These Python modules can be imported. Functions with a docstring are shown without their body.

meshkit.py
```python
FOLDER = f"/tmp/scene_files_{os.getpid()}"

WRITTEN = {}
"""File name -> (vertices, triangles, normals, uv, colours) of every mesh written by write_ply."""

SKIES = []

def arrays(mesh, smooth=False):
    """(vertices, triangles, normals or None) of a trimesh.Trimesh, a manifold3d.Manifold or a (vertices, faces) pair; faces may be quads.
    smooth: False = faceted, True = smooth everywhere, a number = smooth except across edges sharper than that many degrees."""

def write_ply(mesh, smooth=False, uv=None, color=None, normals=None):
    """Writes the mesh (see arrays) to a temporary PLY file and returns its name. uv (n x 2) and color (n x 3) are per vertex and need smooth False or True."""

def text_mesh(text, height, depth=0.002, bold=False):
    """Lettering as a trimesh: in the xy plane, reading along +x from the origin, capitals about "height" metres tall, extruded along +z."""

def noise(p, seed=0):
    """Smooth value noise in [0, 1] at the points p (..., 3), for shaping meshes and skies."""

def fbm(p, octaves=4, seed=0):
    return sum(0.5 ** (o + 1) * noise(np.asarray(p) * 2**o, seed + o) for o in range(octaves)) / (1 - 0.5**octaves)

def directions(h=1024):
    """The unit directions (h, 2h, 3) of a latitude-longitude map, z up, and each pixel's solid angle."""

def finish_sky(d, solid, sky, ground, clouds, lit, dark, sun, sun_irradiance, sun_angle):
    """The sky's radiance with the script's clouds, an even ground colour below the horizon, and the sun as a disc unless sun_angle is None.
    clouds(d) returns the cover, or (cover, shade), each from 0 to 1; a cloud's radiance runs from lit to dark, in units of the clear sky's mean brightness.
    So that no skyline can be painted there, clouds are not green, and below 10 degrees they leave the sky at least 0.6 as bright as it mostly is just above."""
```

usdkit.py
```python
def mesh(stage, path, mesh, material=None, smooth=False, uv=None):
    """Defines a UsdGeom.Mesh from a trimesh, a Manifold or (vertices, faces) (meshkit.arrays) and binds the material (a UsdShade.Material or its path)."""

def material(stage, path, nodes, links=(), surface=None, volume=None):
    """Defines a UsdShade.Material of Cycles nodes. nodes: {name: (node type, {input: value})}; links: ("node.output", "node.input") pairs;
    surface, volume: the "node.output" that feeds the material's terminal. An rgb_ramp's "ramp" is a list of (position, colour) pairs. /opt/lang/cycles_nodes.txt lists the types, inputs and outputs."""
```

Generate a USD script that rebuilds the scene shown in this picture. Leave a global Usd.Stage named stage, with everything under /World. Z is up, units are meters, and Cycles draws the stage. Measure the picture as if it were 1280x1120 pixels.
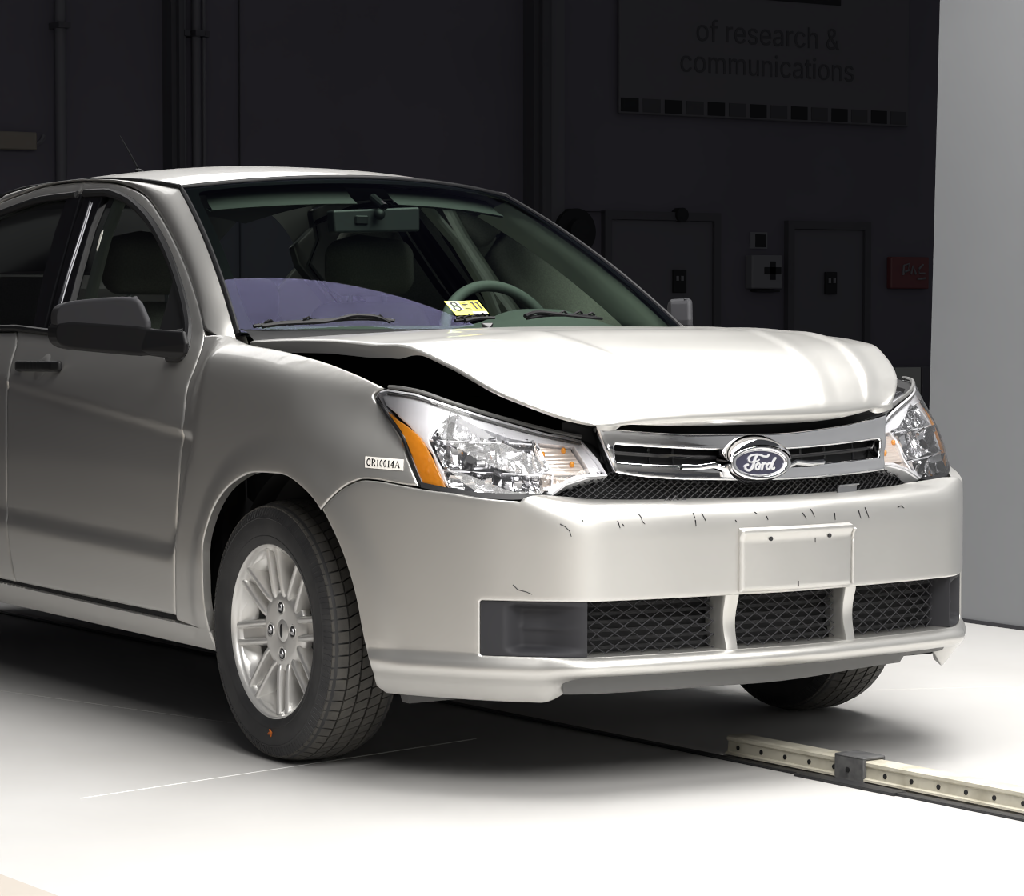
import math
import numpy as np
import trimesh
import shapely
from shapely.geometry import Polygon, Point, LineString, MultiPoint
from shapely.ops import unary_union
from scipy.spatial import Delaunay
from scipy.interpolate import PchipInterpolator, CubicSpline
from manifold3d import Manifold
import meshkit
import usdkit
from pxr import Gf, Sdf, Usd, UsdGeom, UsdLux, UsdShade

stage = Usd.Stage.CreateInMemory()
UsdGeom.SetStageUpAxis(stage, 'Z')
UsdGeom.SetStageMetersPerUnit(stage, 1.0)
UsdGeom.Xform.Define(stage, '/World')
UsdGeom.Scope.Define(stage, '/World/Looks')

# ------------------------------------------------------------------ camera, lights, exposure
CAM = np.array([5.62722, -3.82990, 1.04484])
YAW, PITCH, F = 2.564192, -0.0498269, 3447.385          # F: focal length in pixels of the 1280 wide frame
FW = np.array([math.cos(PITCH) * math.cos(YAW), math.cos(PITCH) * math.sin(YAW), math.sin(PITCH)])
RT = np.cross(FW, [0, 0, 1.0]); RT /= np.linalg.norm(RT)
UP = np.cross(RT, FW)
cam = UsdGeom.Camera.Define(stage, '/World/camera')
cam.CreateHorizontalApertureAttr(36.0)
cam.CreateFocalLengthAttr(36.0 * F / 1280)
cam.CreateClippingRangeAttr((0.1, 200.0))
cam.AddTransformOp().Set(Gf.Matrix4d(*[float(x) for row in ((*RT, 0), (*UP, 0), (*-FW, 0), (*CAM, 1)) for x in row]))
EXPOSURE = 0.0
cam.CreateExposureAttr(EXPOSURE)


def rect_light(name, pos, target, w, h, power, color=(1, 1, 1), turn=0.0):
    """A studio softbox: a rectangle that shines from pos towards target."""
    l = UsdLux.RectLight.Define(stage, '/World/' + name)
    l.CreateWidthAttr(w); l.CreateHeightAttr(h); l.CreateIntensityAttr(power); l.CreateColorAttr(Gf.Vec3f(*color))
    p, z = np.array(pos, float), np.array(pos, float) - np.array(target, float)
    z /= np.linalg.norm(z)
    x = np.cross([0, 1.0, 0], z); x /= np.linalg.norm(x)
    y = np.cross(z, x)
    c, s = math.cos(math.radians(turn)), math.sin(math.radians(turn))
    x, y = c * x + s * y, c * y - s * x
    l.AddTransformOp().Set(Gf.Matrix4d(*[float(v) for row in ((*x, 0), (*y, 0), (*z, 0), (*p, 1)) for v in row]))
    return l


rect_light('overhead_softbox_light', (0.75, 0.42, 3.5), (0.75, 0.42, 0), 3.8, 3.0, 8.6, (1.0, 0.985, 0.96), -22)
rect_light('front_softbox_light', (4.7, -1.5, 3.4), (3.8, -1.3, 0), 2.8, 3.6, 11.0, (1.0, 0.985, 0.96))
rect_light('rear_softbox_light', (-5.2, 1.0, 3.5), (-3.0, 0.6, 0.5), 2.0, 3.6, 2.4, (1.0, 0.985, 0.97))
dome = UsdLux.DomeLight.Define(stage, '/World/hall_ambient')
dome.CreateIntensityAttr(0.02); dome.CreateColorAttr(Gf.Vec3f(0.9, 0.92, 1.0))

# ------------------------------------------------------------------ materials
L = '/World/Looks/'
M = {}


def pbr(name, color, rough=0.5, metal=0.0, **kw):
    M[name] = usdkit.material(stage, L + name, {'p': ('principled_bsdf', {'base_color': color, 'roughness': rough, 'metallic': metal, **kw})}, [], surface='p.BSDF')


def pbr_noise(name, c0, c1, scale, rough=0.5, metal=0.0, bump=0.0, bscale=None, detail=4, lo=0.35, hi=0.65, **kw):
    """Two tones mixed by noise over the object, with an optional fine relief."""
    nodes = {'g': ('geometry', {}), 'n': ('noise_texture', {'scale': scale, 'detail': detail}), 'r': ('rgb_ramp', {'ramp': [(lo, c0), (hi, c1)]}),
             'p': ('principled_bsdf', {'roughness': rough, 'metallic': metal, **kw})}
    links = [('g.position', 'n.vector'), ('n.fac', 'r.fac'), ('r.color', 'p.base_color')]
    if bump:
        nodes['n2'] = ('noise_texture', {'scale': bscale or scale * 4, 'detail': 3}); nodes['b'] = ('bump', {'strength': bump, 'distance': 0.002})
        links += [('g.position', 'n2.vector'), ('n2.fac', 'b.height'), ('b.normal', 'p.normal')]
    M[name] = usdkit.material(stage, L + name, nodes, links, surface='p.BSDF')


def pane(name, tint, gloss=(1, 1, 1), rough=0.0, ior=1.5):
    M[name] = usdkit.material(stage, L + name, {'t': ('transparent_bsdf', {'color': tint}), 'g': ('glossy_bsdf', {'color': gloss, 'roughness': rough}),
                                               'f': ('fresnel', {'IOR': ior}), 'm': ('mix_closure', {})},
                              [('f.fac', 'm.fac'), ('t.BSDF', 'm.closure1'), ('g.BSDF', 'm.closure2')], surface='m.closure')


pbr('silver_paint', (0.62, 0.61, 0.585), 0.40, 0.86, coat_weight=0.6, coat_roughness=0.04)
pbr('black_plastic', (0.006, 0.006, 0.007), 0.5, specular_ior_level=0.3)
pbr('grey_plastic', (0.030, 0.030, 0.034), 0.65, specular_ior_level=0.3)
pbr('valance_grey', (0.10, 0.10, 0.098), 0.55)
pbr('dark_plastic', (0.014, 0.014, 0.016), 0.5)
pbr('bay_black', (0.006, 0.006, 0.007), 0.8)
pbr('gloss_black', (0.006, 0.006, 0.007), 0.08)
pbr_noise('rubber', (0.022, 0.022, 0.024), (0.034, 0.034, 0.035), 20, 0.6, bump=0.15, bscale=300)
pbr_noise('tread_rubber', (0.06, 0.057, 0.052), (0.085, 0.080, 0.071), 30, 0.75, bump=0.2, bscale=300)
pbr('alloy', (0.74, 0.73, 0.71), 0.33, 0.6, coat_weight=0.4, coat_roughness=0.08)
pbr('steel', (0.45, 0.45, 0.46), 0.32, 1.0)
pbr('dark_steel', (0.035, 0.035, 0.037), 0.5, 0.4)
pbr('chrome', (0.84, 0.84, 0.85), 0.06, 1.0)
pbr('reflector', (0.80, 0.80, 0.81), 0.10, 0.95)
pbr('lamp_silver', (0.86, 0.86, 0.88), 0.32, 0.25, coat_weight=0.5, coat_roughness=0.05)
pbr('lamp_housing', (0.42, 0.42, 0.45), 0.18, 1.0)
pbr('amber', (0.80, 0.30, 0.008), 0.3, 0.0, coat_weight=1.0, coat_roughness=0.03, specular_ior_level=0.6)
pbr('turn_reflector', (0.72, 0.64, 0.57), 0.25, 0.4)
pane('clear_lens', (0.96, 0.96, 0.97), ior=1.45)
pane('windshield_glass', (0.76, 0.90, 0.81), (0.17, 0.165, 0.29), ior=1.5)
pane('side_glass', (0.62, 0.68, 0.66), ior=1.45)
pbr('frit', (0.004, 0.004, 0.005), 0.25)
pbr('trim_beige', (0.70, 0.69, 0.62), 0.75)
pbr('trim_grey', (0.028, 0.03, 0.028), 0.8)
pbr('dash_grey', (0.060, 0.064, 0.060), 0.75)
pbr_noise('seat_cloth', (0.24, 0.225, 0.20), (0.30, 0.285, 0.25), 200, 0.95, bump=0.3, bscale=900)
pbr('label_white', (0.78, 0.75, 0.70), 0.5)
pbr('ink_black', (0.008, 0.008, 0.009), 0.5)
pbr('sticker_yellow', (0.80, 0.78, 0.10), 0.5)
pbr('sticker_pale', (0.62, 0.80, 0.45), 0.5)
pbr('sticker_orange', (0.9, 0.66, 0.03), 0.5)
pbr('badge_blue', (0.045, 0.045, 0.075), 0.22, 0.3, coat_weight=1.0, coat_roughness=0.03)
pbr('badge_letter', (0.90, 0.90, 0.91), 0.2, 0.6)
pbr('paint_orange', (0.5, 0.13, 0.02), 0.6)
pbr_noise('floor_white', (0.53, 0.52, 0.505), (0.58, 0.572, 0.56), 1.3, 0.42, bump=0.04, bscale=60, detail=6)
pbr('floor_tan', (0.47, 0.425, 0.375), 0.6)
pbr('floor_mark', (0.93, 0.93, 0.92), 0.5)
pbr('floor_seam', (0.62, 0.60, 0.58), 0.6)
pbr_noise('wall_dark', (0.125, 0.117, 0.147), (0.142, 0.133, 0.165), 0.8, 0.8)
pbr('wall_plain', (0.78, 0.78, 0.77), 0.8)
pbr('pipe_dark', (0.14, 0.138, 0.155), 0.6)
pbr('column_dark', (0.085, 0.084, 0.095), 0.7)
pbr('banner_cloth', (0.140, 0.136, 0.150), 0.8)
pbr('banner_ink', (0.07, 0.069, 0.076), 0.8)
pbr('banner_black', (0.015, 0.015, 0.018), 0.8)
pbr('door_paint', (0.125, 0.122, 0.14), 0.6)
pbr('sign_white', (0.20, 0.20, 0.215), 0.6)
pbr('sign_red', (0.17, 0.05, 0.053), 0.5)
pbr('board_beige', (0.24, 0.215, 0.18), 0.7)
pbr_noise('wall_white', (0.165, 0.17, 0.178), (0.178, 0.183, 0.191), 1.2, 0.7)
pbr_noise('cream_paint', (0.40, 0.37, 0.29), (0.55, 0.52, 0.43), 14, 0.55, lo=0.3, hi=0.55)
pbr_noise('clamp_steel', (0.08, 0.08, 0.083), (0.14, 0.14, 0.14), 40, 0.55, 0.3)
pbr('cabinet_paint', (0.52, 0.53, 0.49), 0.6)

# ------------------------------------------------------------------ helpers: prims
taken = {}


def numbered(parent, name):
    n = taken.get((parent, name), 0)
    taken[(parent, name)] = n + 1
    return f'{parent}/{name}' + (f'_{n:03d}' if n else '')


def tag(prim, label=None, category=None, group=None, kind=None):
    for k, v in (('label', label), ('category', category), ('group', group), ('kind', kind)):
        if v:
            prim.SetCustomDataByKey(k, v)
    return prim


def xform(name, parent='/World', loc=None, rotz=0.0, **kw):
    path = numbered(parent, name)
    x = UsdGeom.Xform.Define(stage, path)
    if loc is not None:
        x.AddTranslateOp().Set(Gf.Vec3d(*map(float, loc)))
    if rotz:
        x.AddRotateZOp().Set(float(rotz))
    tag(x.GetPrim(), **kw)
    return path


def obj(name, mesh, mat, parent='/World', smooth=30, **kw):
    path = numbered(parent, name)
    p = usdkit.mesh(stage, path, mesh, M[mat], smooth=smooth).GetPrim()
    tag(p, **kw)
    return path


def copy(source, name, parent, loc, rotz=0.0, **kw):
    path = numbered(parent, name)
    x = UsdGeom.Xform.Define(stage, path)
    x.AddTranslateOp().Set(Gf.Vec3d(*map(float, loc)))
    if rotz:
        x.AddRotateZOp().Set(float(rotz))
    x.GetPrim().GetReferences().AddInternalReference(source)
    x.GetPrim().SetInstanceable(True)
    tag(x.GetPrim(), **kw)
    return path


# ------------------------------------------------------------------ helpers: geometry
cat = trimesh.util.concatenate


def proj(X):
    d = np.asarray(X, float) - CAM
    z = d @ FW
    return np.stack([640 + F * (d @ RT) / z, 560 - F * (d @ UP) / z], -1)


def at(px, n, k):
    """The points where the sight lines of the photograph's pixels meet the plane n.X = k: used to measure real positions."""
    px, n = np.asarray(px, float), np.asarray(n, float)
    d = FW + ((px[..., 0:1] - 640) * RT - (px[..., 1:2] - 560) * UP) / F
    k = np.asarray(k, float)
    t = (k - CAM @ n) / (d @ n)
    return CAM + t[..., None] * d


def on(f, px, ur, vr, n=60):
    """(u, v) on the surface f of the pixels px: measures a traced outline on the car's real surface."""
    px = np.asarray(px, float)
    U, V = np.meshgrid(np.linspace(*ur, n), np.linspace(*vr, n), indexing='ij')
    uv = np.stack([U.ravel(), V.ravel()], -1)
    q = proj(f(uv[:, 0], uv[:, 1]))
    x = uv[np.argmin(((q[None] - px[:, None]) ** 2).sum(-1), 1)].copy()
    e = 1e-4
    for _ in range(25):
        p0 = proj(f(x[:, 0], x[:, 1]))
        a = (proj(f(x[:, 0] + e, x[:, 1])) - p0) / e
        b = (proj(f(x[:, 0], x[:, 1] + e)) - p0) / e
        r = px - p0
        det = a[:, 0] * b[:, 1] - a[:, 1] * b[:, 0]
        det = np.where(np.abs(det) < 2000, np.sign(det + 1e-9) * 2000, det)
        s = np.stack([(r[:, 0] * b[:, 1] - r[:, 1] * b[:, 0]) / det, (a[:, 0] * r[:, 1] - a[:, 1] * r[:, 0]) / det], -1)
        x += np.clip(s, -0.05, 0.05)
    return x


def spl(p, n=6, closed=False):
    """A smooth curve through points (any dimension)."""
    p = np.asarray(p, float)
    if closed:
        p = np.vstack([p, p[:1]])
    t = np.concatenate([[0], np.cumsum(np.linalg.norm(np.diff(p, axis=0), axis=1) ** 0.5)])
    c = CubicSpline(t, p, bc_type='periodic') if closed else PchipInterpolator(t, p)
    tt = np.concatenate([np.linspace(t[i], t[i + 1], n, endpoint=False) for i in range(len(t) - 1)] + [[] if closed else [t[-1]]])
    return c(tt)


def resample(p, n):
    p = np.asarray(p, float)
    t = np.concatenate([[0], np.cumsum(np.linalg.norm(np.diff(p, axis=0), axis=1))])
    return np.stack([np.interp(np.linspace(0, t[-1], n), t, p[:, k]) for k in range(p.shape[1])], -1)


def normals_of(f, u, v, e=1e-4):
    a = (f(u + e, v) - f(u - e, v))
    b = (f(u, v + e) - f(u, v - e))
    n = np.cross(a, b)
    return n / np.maximum(np.linalg.norm(n, axis=-1, keepdims=True), 1e-12)


def panel(poly, f, h=0.02, roll=0.0, depth=0.003, flange=0.01, lift=0.0, field=None, sgn=1):
    """A sheet-metal panel: the 2D outline poly (with holes) laid on the surface f(u, v), its edge rolled over and flanged inwards.
    lift raises it off the surface, field(u, v) adds a relief, sgn = -1 where the surface's normal points inwards."""
    poly = Polygon(poly) if not hasattr(poly, 'geom_type') else poly
    poly = poly.buffer(0)
    if poly.geom_type == 'MultiPolygon':
        return cat([panel(g, f, h, roll, depth, flange, lift, field, sgn) for g in poly.geoms])
    he = h * 0.6
    rings = [np.array(shapely.segmentize(r, he).coords)[:-1] for r in [poly.exterior, *poly.interiors]]
    pts, dist = [np.vstack(rings)], [np.zeros(sum(map(len, rings)))]
    levels = (0.35, 1.0) if roll else ()
    inner = poly
    for k in levels:
        inner = poly.buffer(-roll * k, join_style=2)
        for g in getattr(inner, 'geoms', [inner]):
            if g.is_empty:
                continue
            for r in [g.exterior, *g.interiors]:
                q = np.array(shapely.segmentize(r, he).coords)[:-1]
                pts.append(q); dist.append(np.full(len(q), roll * k))
    x0, y0, x1, y1 = poly.bounds
    gx, gy = np.meshgrid(np.arange(x0, x1, h), np.arange(y0, y1, h * 0.87))
    gx = gx + (np.arange(gx.shape[0]) % 2)[:, None] * h / 2
    g = np.stack([gx.ravel(), gy.ravel()], -1)
    zone = inner.buffer(-h * 0.45)
    if not zone.is_empty and len(g):
        g = g[shapely.contains_xy(zone, g[:, 0], g[:, 1])]
        pts.append(g); dist.append(np.full(len(g), 1e9))
    P, D = np.vstack(pts), np.concatenate(dist)
    tri = Delaunay(P).simplices
    c = P[tri].mean(1)
    a = P[tri]
    area = (a[:, 1, 0] - a[:, 0, 0]) * (a[:, 2, 1] - a[:, 0, 1]) - (a[:, 1, 1] - a[:, 0, 1]) * (a[:, 2, 0] - a[:, 0, 0])
    keep = shapely.contains_xy(poly, c[:, 0], c[:, 1]) & (np.abs(area) > 1e-10)
    tri, area = tri[keep], area[keep]
    tri = np.where((area * sgn < 0)[:, None], tri[:, [0, 2, 1]], tri)
    X, N = f(P[:, 0], P[:, 1]), sgn * normals_of(f, P[:, 0], P[:, 1])
    o = np.full(len(P), float(lift))
    if roll:
        o -= depth * np.clip(1 - D / roll, 0, 1) ** 2
    if field is not None:
        o += field(P[:, 0], P[:, 1])
    X = X + N * o[:, None]
    V, T, k, nv = [X], [tri], 0, len(X)
    if flange is not None:
        for r in rings:
            m = len(r)
            fl = flange(r[:, 0], r[:, 1])[:, None] if callable(flange) else flange
            V.append(X[k:k + m] - N[k:k + m] * fl)
            i = np.arange(m); j = (i + 1) % m
            q = np.stack([k + i, k + j, nv + j, nv + i], -1)
            T.append(np.vstack([q[:, [0, 1, 2]], q[:, [0, 2, 3]]]))
            k += m; nv += m
    m = trimesh.Trimesh(np.vstack(V), np.vstack(T), process=False)
    return m


def mirror(m):
    m = m.copy()
    m.vertices[:, 1] *= -1
    m.faces = m.faces[:, ::-1]
    return m


def grid(P, flip=False, closed=False):
    """A quad mesh of an array of points (a, b, 3)."""
    a, b = P.shape[:2]
    i, j = np.meshgrid(np.arange(a - 1), np.arange(b if closed else b - 1), indexing='ij')
    k = (j + 1) % b
    q = np.stack([i * b + j, (i + 1) * b + j, (i + 1) * b + k, i * b + k], -1).reshape(-1, 4)
    if flip:
        q = q[:, ::-1]
    return trimesh.Trimesh(P.reshape(-1, 3), np.vstack([q[:, [0, 1, 2]], q[:, [0, 2, 3]]]), process=False)


def tube(p, r, sides=8, caps=True):
    p = np.asarray(p, float)
    t = np.gradient(p, axis=0); t /= np.linalg.norm(t, axis=1, keepdims=True)
    a = np.cross(t, [0, 0, 1.0])
    bad = np.linalg.norm(a, axis=1) < 0.05
    a[bad] = np.cross(t[bad], [0, 1.0, 0])
    a /= np.linalg.norm(a, axis=1, keepdims=True)
    b = np.cross(t, a)
    th = np.arange(sides) * 2 * np.pi / sides
    r = np.broadcast_to(r, (len(p),))
    V = p[:, None] + r[:, None, None] * (np.cos(th)[None, :, None] * a[:, None] + np.sin(th)[None, :, None] * b[:, None])
    m = grid(V, closed=True)
    if caps:
        n = len(p) * sides
        v = np.vstack([m.vertices, p[:1], p[-1:]])
        k = np.arange(sides); k2 = (k + 1) % sides
        f0 = np.stack([np.full(sides, n), k, k2], -1)
        o = (len(p) - 1) * sides
        f1 = np.stack([np.full(sides, n + 1), o + k2, o + k], -1)
        m = trimesh.Trimesh(v, np.vstack([m.faces, f0, f1]), process=False)
    return m


def lathe_y(profile, n=96, closed_profile=False):
    """Revolves (r, y) points about the y axis."""
    p = np.asarray(profile, float)
    if closed_profile:
        p = np.vstack([p, p[:1]])
    th = np.arange(n) * 2 * np.pi / n
    P = np.stack([p[:, None, 0] * np.cos(th), np.broadcast_to(p[:, None, 1], (len(p), n)), p[:, None, 0] * np.sin(th)], -1)
    return grid(P, closed=True, flip=True)


def box(x0, x1, y0, y1, z0, z1, bevel=0.0):
    if not bevel:
        m = trimesh.creation.box((abs(x1 - x0), abs(y1 - y0), abs(z1 - z0)))
        m.apply_translation(((x0 + x1) / 2, (y0 + y1) / 2, (z0 + z1) / 2))
        return m
    pts = []
    for a, s in ((x0, 1), (x1, -1)):
        for b, t in ((y0, 1), (y1, -1)):
            for c, w in ((z0, 1), (z1, -1)):
                pts += [(a, b + t * bevel, c + w * bevel), (a + s * bevel, b, c + w * bevel), (a + s * bevel, b + t * bevel, c)]
    return trimesh.Trimesh(np.array(pts)).convex_hull


def hull_spheres(balls, sub=2):
    s = trimesh.creation.icosphere(sub, 1.0).vertices
    return trimesh.Trimesh(np.vstack([s * r + np.array(c) for c, r in balls])).convex_hull


def move(m, loc=(0, 0, 0), rot=None):
    m = m.copy()
    if rot is not None:
        m.apply_transform(trimesh.transformations.euler_matrix(*np.radians(rot)))
    m.apply_translation(loc)
    return m


def facets(poly, cell, amp, seed, aspect=1.0):
    """A relief of small tilted mirror facets."""
    rng = np.random.default_rng(seed)
    x0, y0, x1, y1 = Polygon(poly).bounds
    n = max(6, int((x1 - x0) * (y1 - y0) * aspect / cell ** 2))
    s = np.stack([rng.uniform(x0, x1, n), rng.uniform(y0, y1, n)], -1)
    g = rng.normal(0, amp, (n, 2))
    b = rng.normal(0, amp * cell * 0.3, n)

    def fld(u, v):
        q = np.stack([u, v], -1)
        i = np.argmin((((q[:, None] - s[None]) * [1, aspect]) ** 2).sum(-1), 1)
        return (g[i] * (q - s[i])).sum(-1) + b[i]
    return fld


# ================================================================== THE HALL
def floor_poly(pts, z0, z1):
    m = trimesh.creation.extrude_polygon(Polygon(pts), z1 - z0, engine='earcut')
    m.apply_translation((0, 0, z0))
    return m


WX = -16.0                                            # the far wall
fl = obj('floor', box(-18, 16, -14, 22, -0.2, 0.0), 'floor_white', smooth=False, kind='structure')
for (ax, ay, bx_, by_, w, mt) in ((0.205, -1.403, 0.063, -0.694, 0.004, 'floor_mark'), (0.063, -0.694, -0.03, -0.25, 0.003, 'floor_mark'),
                                  (-0.335, 0.72, 0.03, 1.60, 0.006, 'floor_seam'),
                                  (-1.5, -0.9, -0.55, -0.62, 0.004, 'floor_seam')):
    d = np.array([by_ - ay, ax - bx_]); d = d / np.linalg.norm(d) * w / 2
    obj('floor_line', floor_poly([(ax + d[0], ay + d[1]), (bx_ + d[0], by_ + d[1]), (bx_ - d[0], by_ - d[1]), (ax - d[0], ay - d[1])], 0.0, 0.0006), mt, fl, smooth=False)
obj('wall_back', box(WX - 0.3, WX, -14, 22, 0, 9), 'wall_dark', smooth=False, kind='structure')
K = (CAM[0] - WX) / (CAM[0] + 9.5)


def wy(px, py):                                       # a pixel's (y, z) on the far wall
    p = at(np.array([px, py]), [1, 0, 0], WX)
    return p[1], p[2]


def wall_box(x0, y0, x1, y1, t, bevel=0.0, off=0.0):
    a, b = wy(x0, y0), wy(x1, y1)
    zz = sorted((a[1], b[1]))
    return box(WX + off, WX + off + t, a[0], b[0], zz[0], zz[1], bevel)


for x0, x1, t, mt, nm, lb in ((62, 75, 0.10, 'pipe_dark', 'conduit_pipe', 'thin dark conduit pipe at the far left of the back wall'),
                              (221, 227, 0.12, 'pipe_dark', 'conduit_pipe', 'leftmost of the three dark vertical pipes above the car roof'),
                              (233, 243, 0.22, 'pipe_dark', 'conduit_pipe', 'thickest, middle one of the three dark vertical pipes'),
                              (247, 252, 0.12, 'pipe_dark', 'conduit_pipe', 'rightmost of the three dark vertical pipes on the wall')):
    y0, y1 = wy(x0, 100)[0], wy(x1, 100)[0]
    r = abs(y1 - y0) / 2
    pts = np.array([(WX + 0.06 + r * 1.3, (y0 + y1) / 2, z) for z in np.linspace(0.0, 8.8, 6)])
    c = xform(nm, label=lb, category='pipe')
    obj('pipe', tube(pts, r, 16), mt, c)
    for z in (1.5, 3.4, 5.2):
        obj('pipe_clamp', box(WX + 0.005, WX + 2 * r + 0.12, (y0 + y1) / 2 - r * 1.15, (y0 + y1) / 2 + r * 1.15, z, z + 0.05), 'column_dark', c, smooth=False)
for x0, x1 in ((202, 221), (654, 676)):
    obj('trim_1' if x0 < 300 else 'trim_2', cat([wall_box(x0, -60, x1, 420, 0.18), wall_box(x0 + (x1 - x0) * 0.3, -60, x0 + (x1 - x0) * 0.7, 420, 0.24)]), 'column_dark', smooth=False, kind='structure')
obj('trim_3', wall_box(678, -60, 701, 420, 0.06), 'pipe_dark', smooth=False, kind='structure')
obj('trim_4', wall_box(297, -60, 300, 420, 0.03), 'column_dark', smooth=False, kind='structure')

obj('wall_front', box(8.6, 8.9, -14, 22, 0, 5), 'wall_plain', smooth=False, kind='structure')

# banner with its lettering
bn = xform('banner', label='large pale banner reading of research & communications on the dark back wall', category='banner')
ba, bb = wy(770, 0), wy(1131, 147)
bx0, by0, by1 = WX + 0.06, ba[0], bb[0]
bz0, bz1 = wy(770, 142)[1], 4.8
obj('cloth', box(WX + 0.02, bx0, by0, by1, bz0, bz1, 0.008), 'banner_cloth', bn, smooth=False)


def wall_text(txt, y_left, y_right, z_base, h, mat, parent, x, bold=False):
    m = meshkit.text_mesh(txt, h, 0.006, bold)
    s = (y_right - y_left) / (m.bounds[1, 0] - m.bounds[0, 0])
    v = m.vertices
    m = trimesh.Trimesh(np.stack([x + v[:, 2], y_left + (v[:, 0] - m.bounds[0, 0]) * s, z_base + v[:, 1]], -1), m.faces, process=False)
    obj('lettering', m, mat, parent, smooth=False)


za, zb = wy(955, 57)[1], wy(955, 96)[1]
wall_text('of research &', wy(866, 50)[0], wy(1044, 60)[0], za, 0.205, 'banner_ink', bn, bx0)
wall_text('communications', wy(846, 85)[0], wy(1062, 104)[0], zb, 0.205, 'banner_ink', bn, bx0)
c0, c1 = wy(925, -10), wy(1046, 8)
obj('top_bar', box(bx0, bx0 + 0.006, c0[0], c1[0], c1[1], c1[1] + 0.45), 'banner_black', bn, smooth=False)
n = 14
for k in range(n):
    ya, yb = by0 + (by1 - by0) * (k + 0.06) / n, by0 + (by1 - by0) * (k + 0.86) / n
    obj('bottom_block', box(bx0, bx0 + 0.006, ya, yb, bz0 + 0.02, bz0 + 0.15), 'banner_black' if k % 2 == 0 else 'banner_ink', bn, smooth=False)

# doors, signs and small fittings of the far wall
for k, (x0, x1, yt, hw) in enumerate(((760, 888, 274, (837, 337, 853, 366)), (988, 1076, 286, (1027, 340, 1041, 368)))):
    a, b = wy(x0, yt), wy(x1, yt)
    d = obj(f'door_{k + 1}', box(WX, WX + 0.04, a[0], b[0], 0, a[1], 0.006), 'door_paint', smooth=False, kind='structure')
    obj('door_frame', cat([box(WX, WX + 0.07, a[0] - 0.08, a[0], 0, a[1] + 0.08), box(WX, WX + 0.07, b[0], b[0] + 0.08, 0, a[1] + 0.08), box(WX, WX + 0.07, a[0], b[0], a[1], a[1] + 0.08)]), 'column_dark', d, smooth=False)
    g = xform('door_notice', label=('dark notice with white marks on the left door of the back wall', 'dark notice with white marks on the door nearer the red sign')[k], category='sign')
    obj('plate', wall_box(*hw, 0.03, 0.004, 0.04), 'banner_black', g, smooth=False)
    hx0, hy0, hx1, hy1 = hw
    for q in (3, 9):
        obj('white_mark', wall_box(hx0 + q, hy0 + 8, hx0 + q + 3, hy0 + 14, 0.005, 0, 0.07), 'sign_white', g, smooth=False)
d = xform('door_track', label='dark horizontal closer bar with round end above the left door', category='rail')
obj('bar', wall_box(728, 264, 846, 267, 0.06), 'column_dark', d, smooth=False)
a = wy(846, 269)
obj('end_knob', move(trimesh.creation.cylinder(0.07, 0.10, sections=24), (WX + 0.05, a[0], a[1]), (0, 90, 0)), 'banner_black', d)
a = wy(712, 290)
obj('round_gong', cat([move(trimesh.creation.cylinder(0.22, 0.12, sections=48), (WX + 0.06, a[0], a[1]), (0, 90, 0)), move(trimesh.creation.cylinder(0.12, 0.2, sections=32), (WX + 0.1, a[0], a[1]), (0, 90, 0))]), 'banner_black',
    label='round dark bell on the back wall just behind the windshield pillar', category='bell')
g = xform('first_aid_box', label='white first aid box with a dark cross on the back wall', category='first aid box')
obj('case', wall_box(931, 319, 969, 361, 0.12, 0.01), 'sign_white', g, smooth=False)
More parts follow.
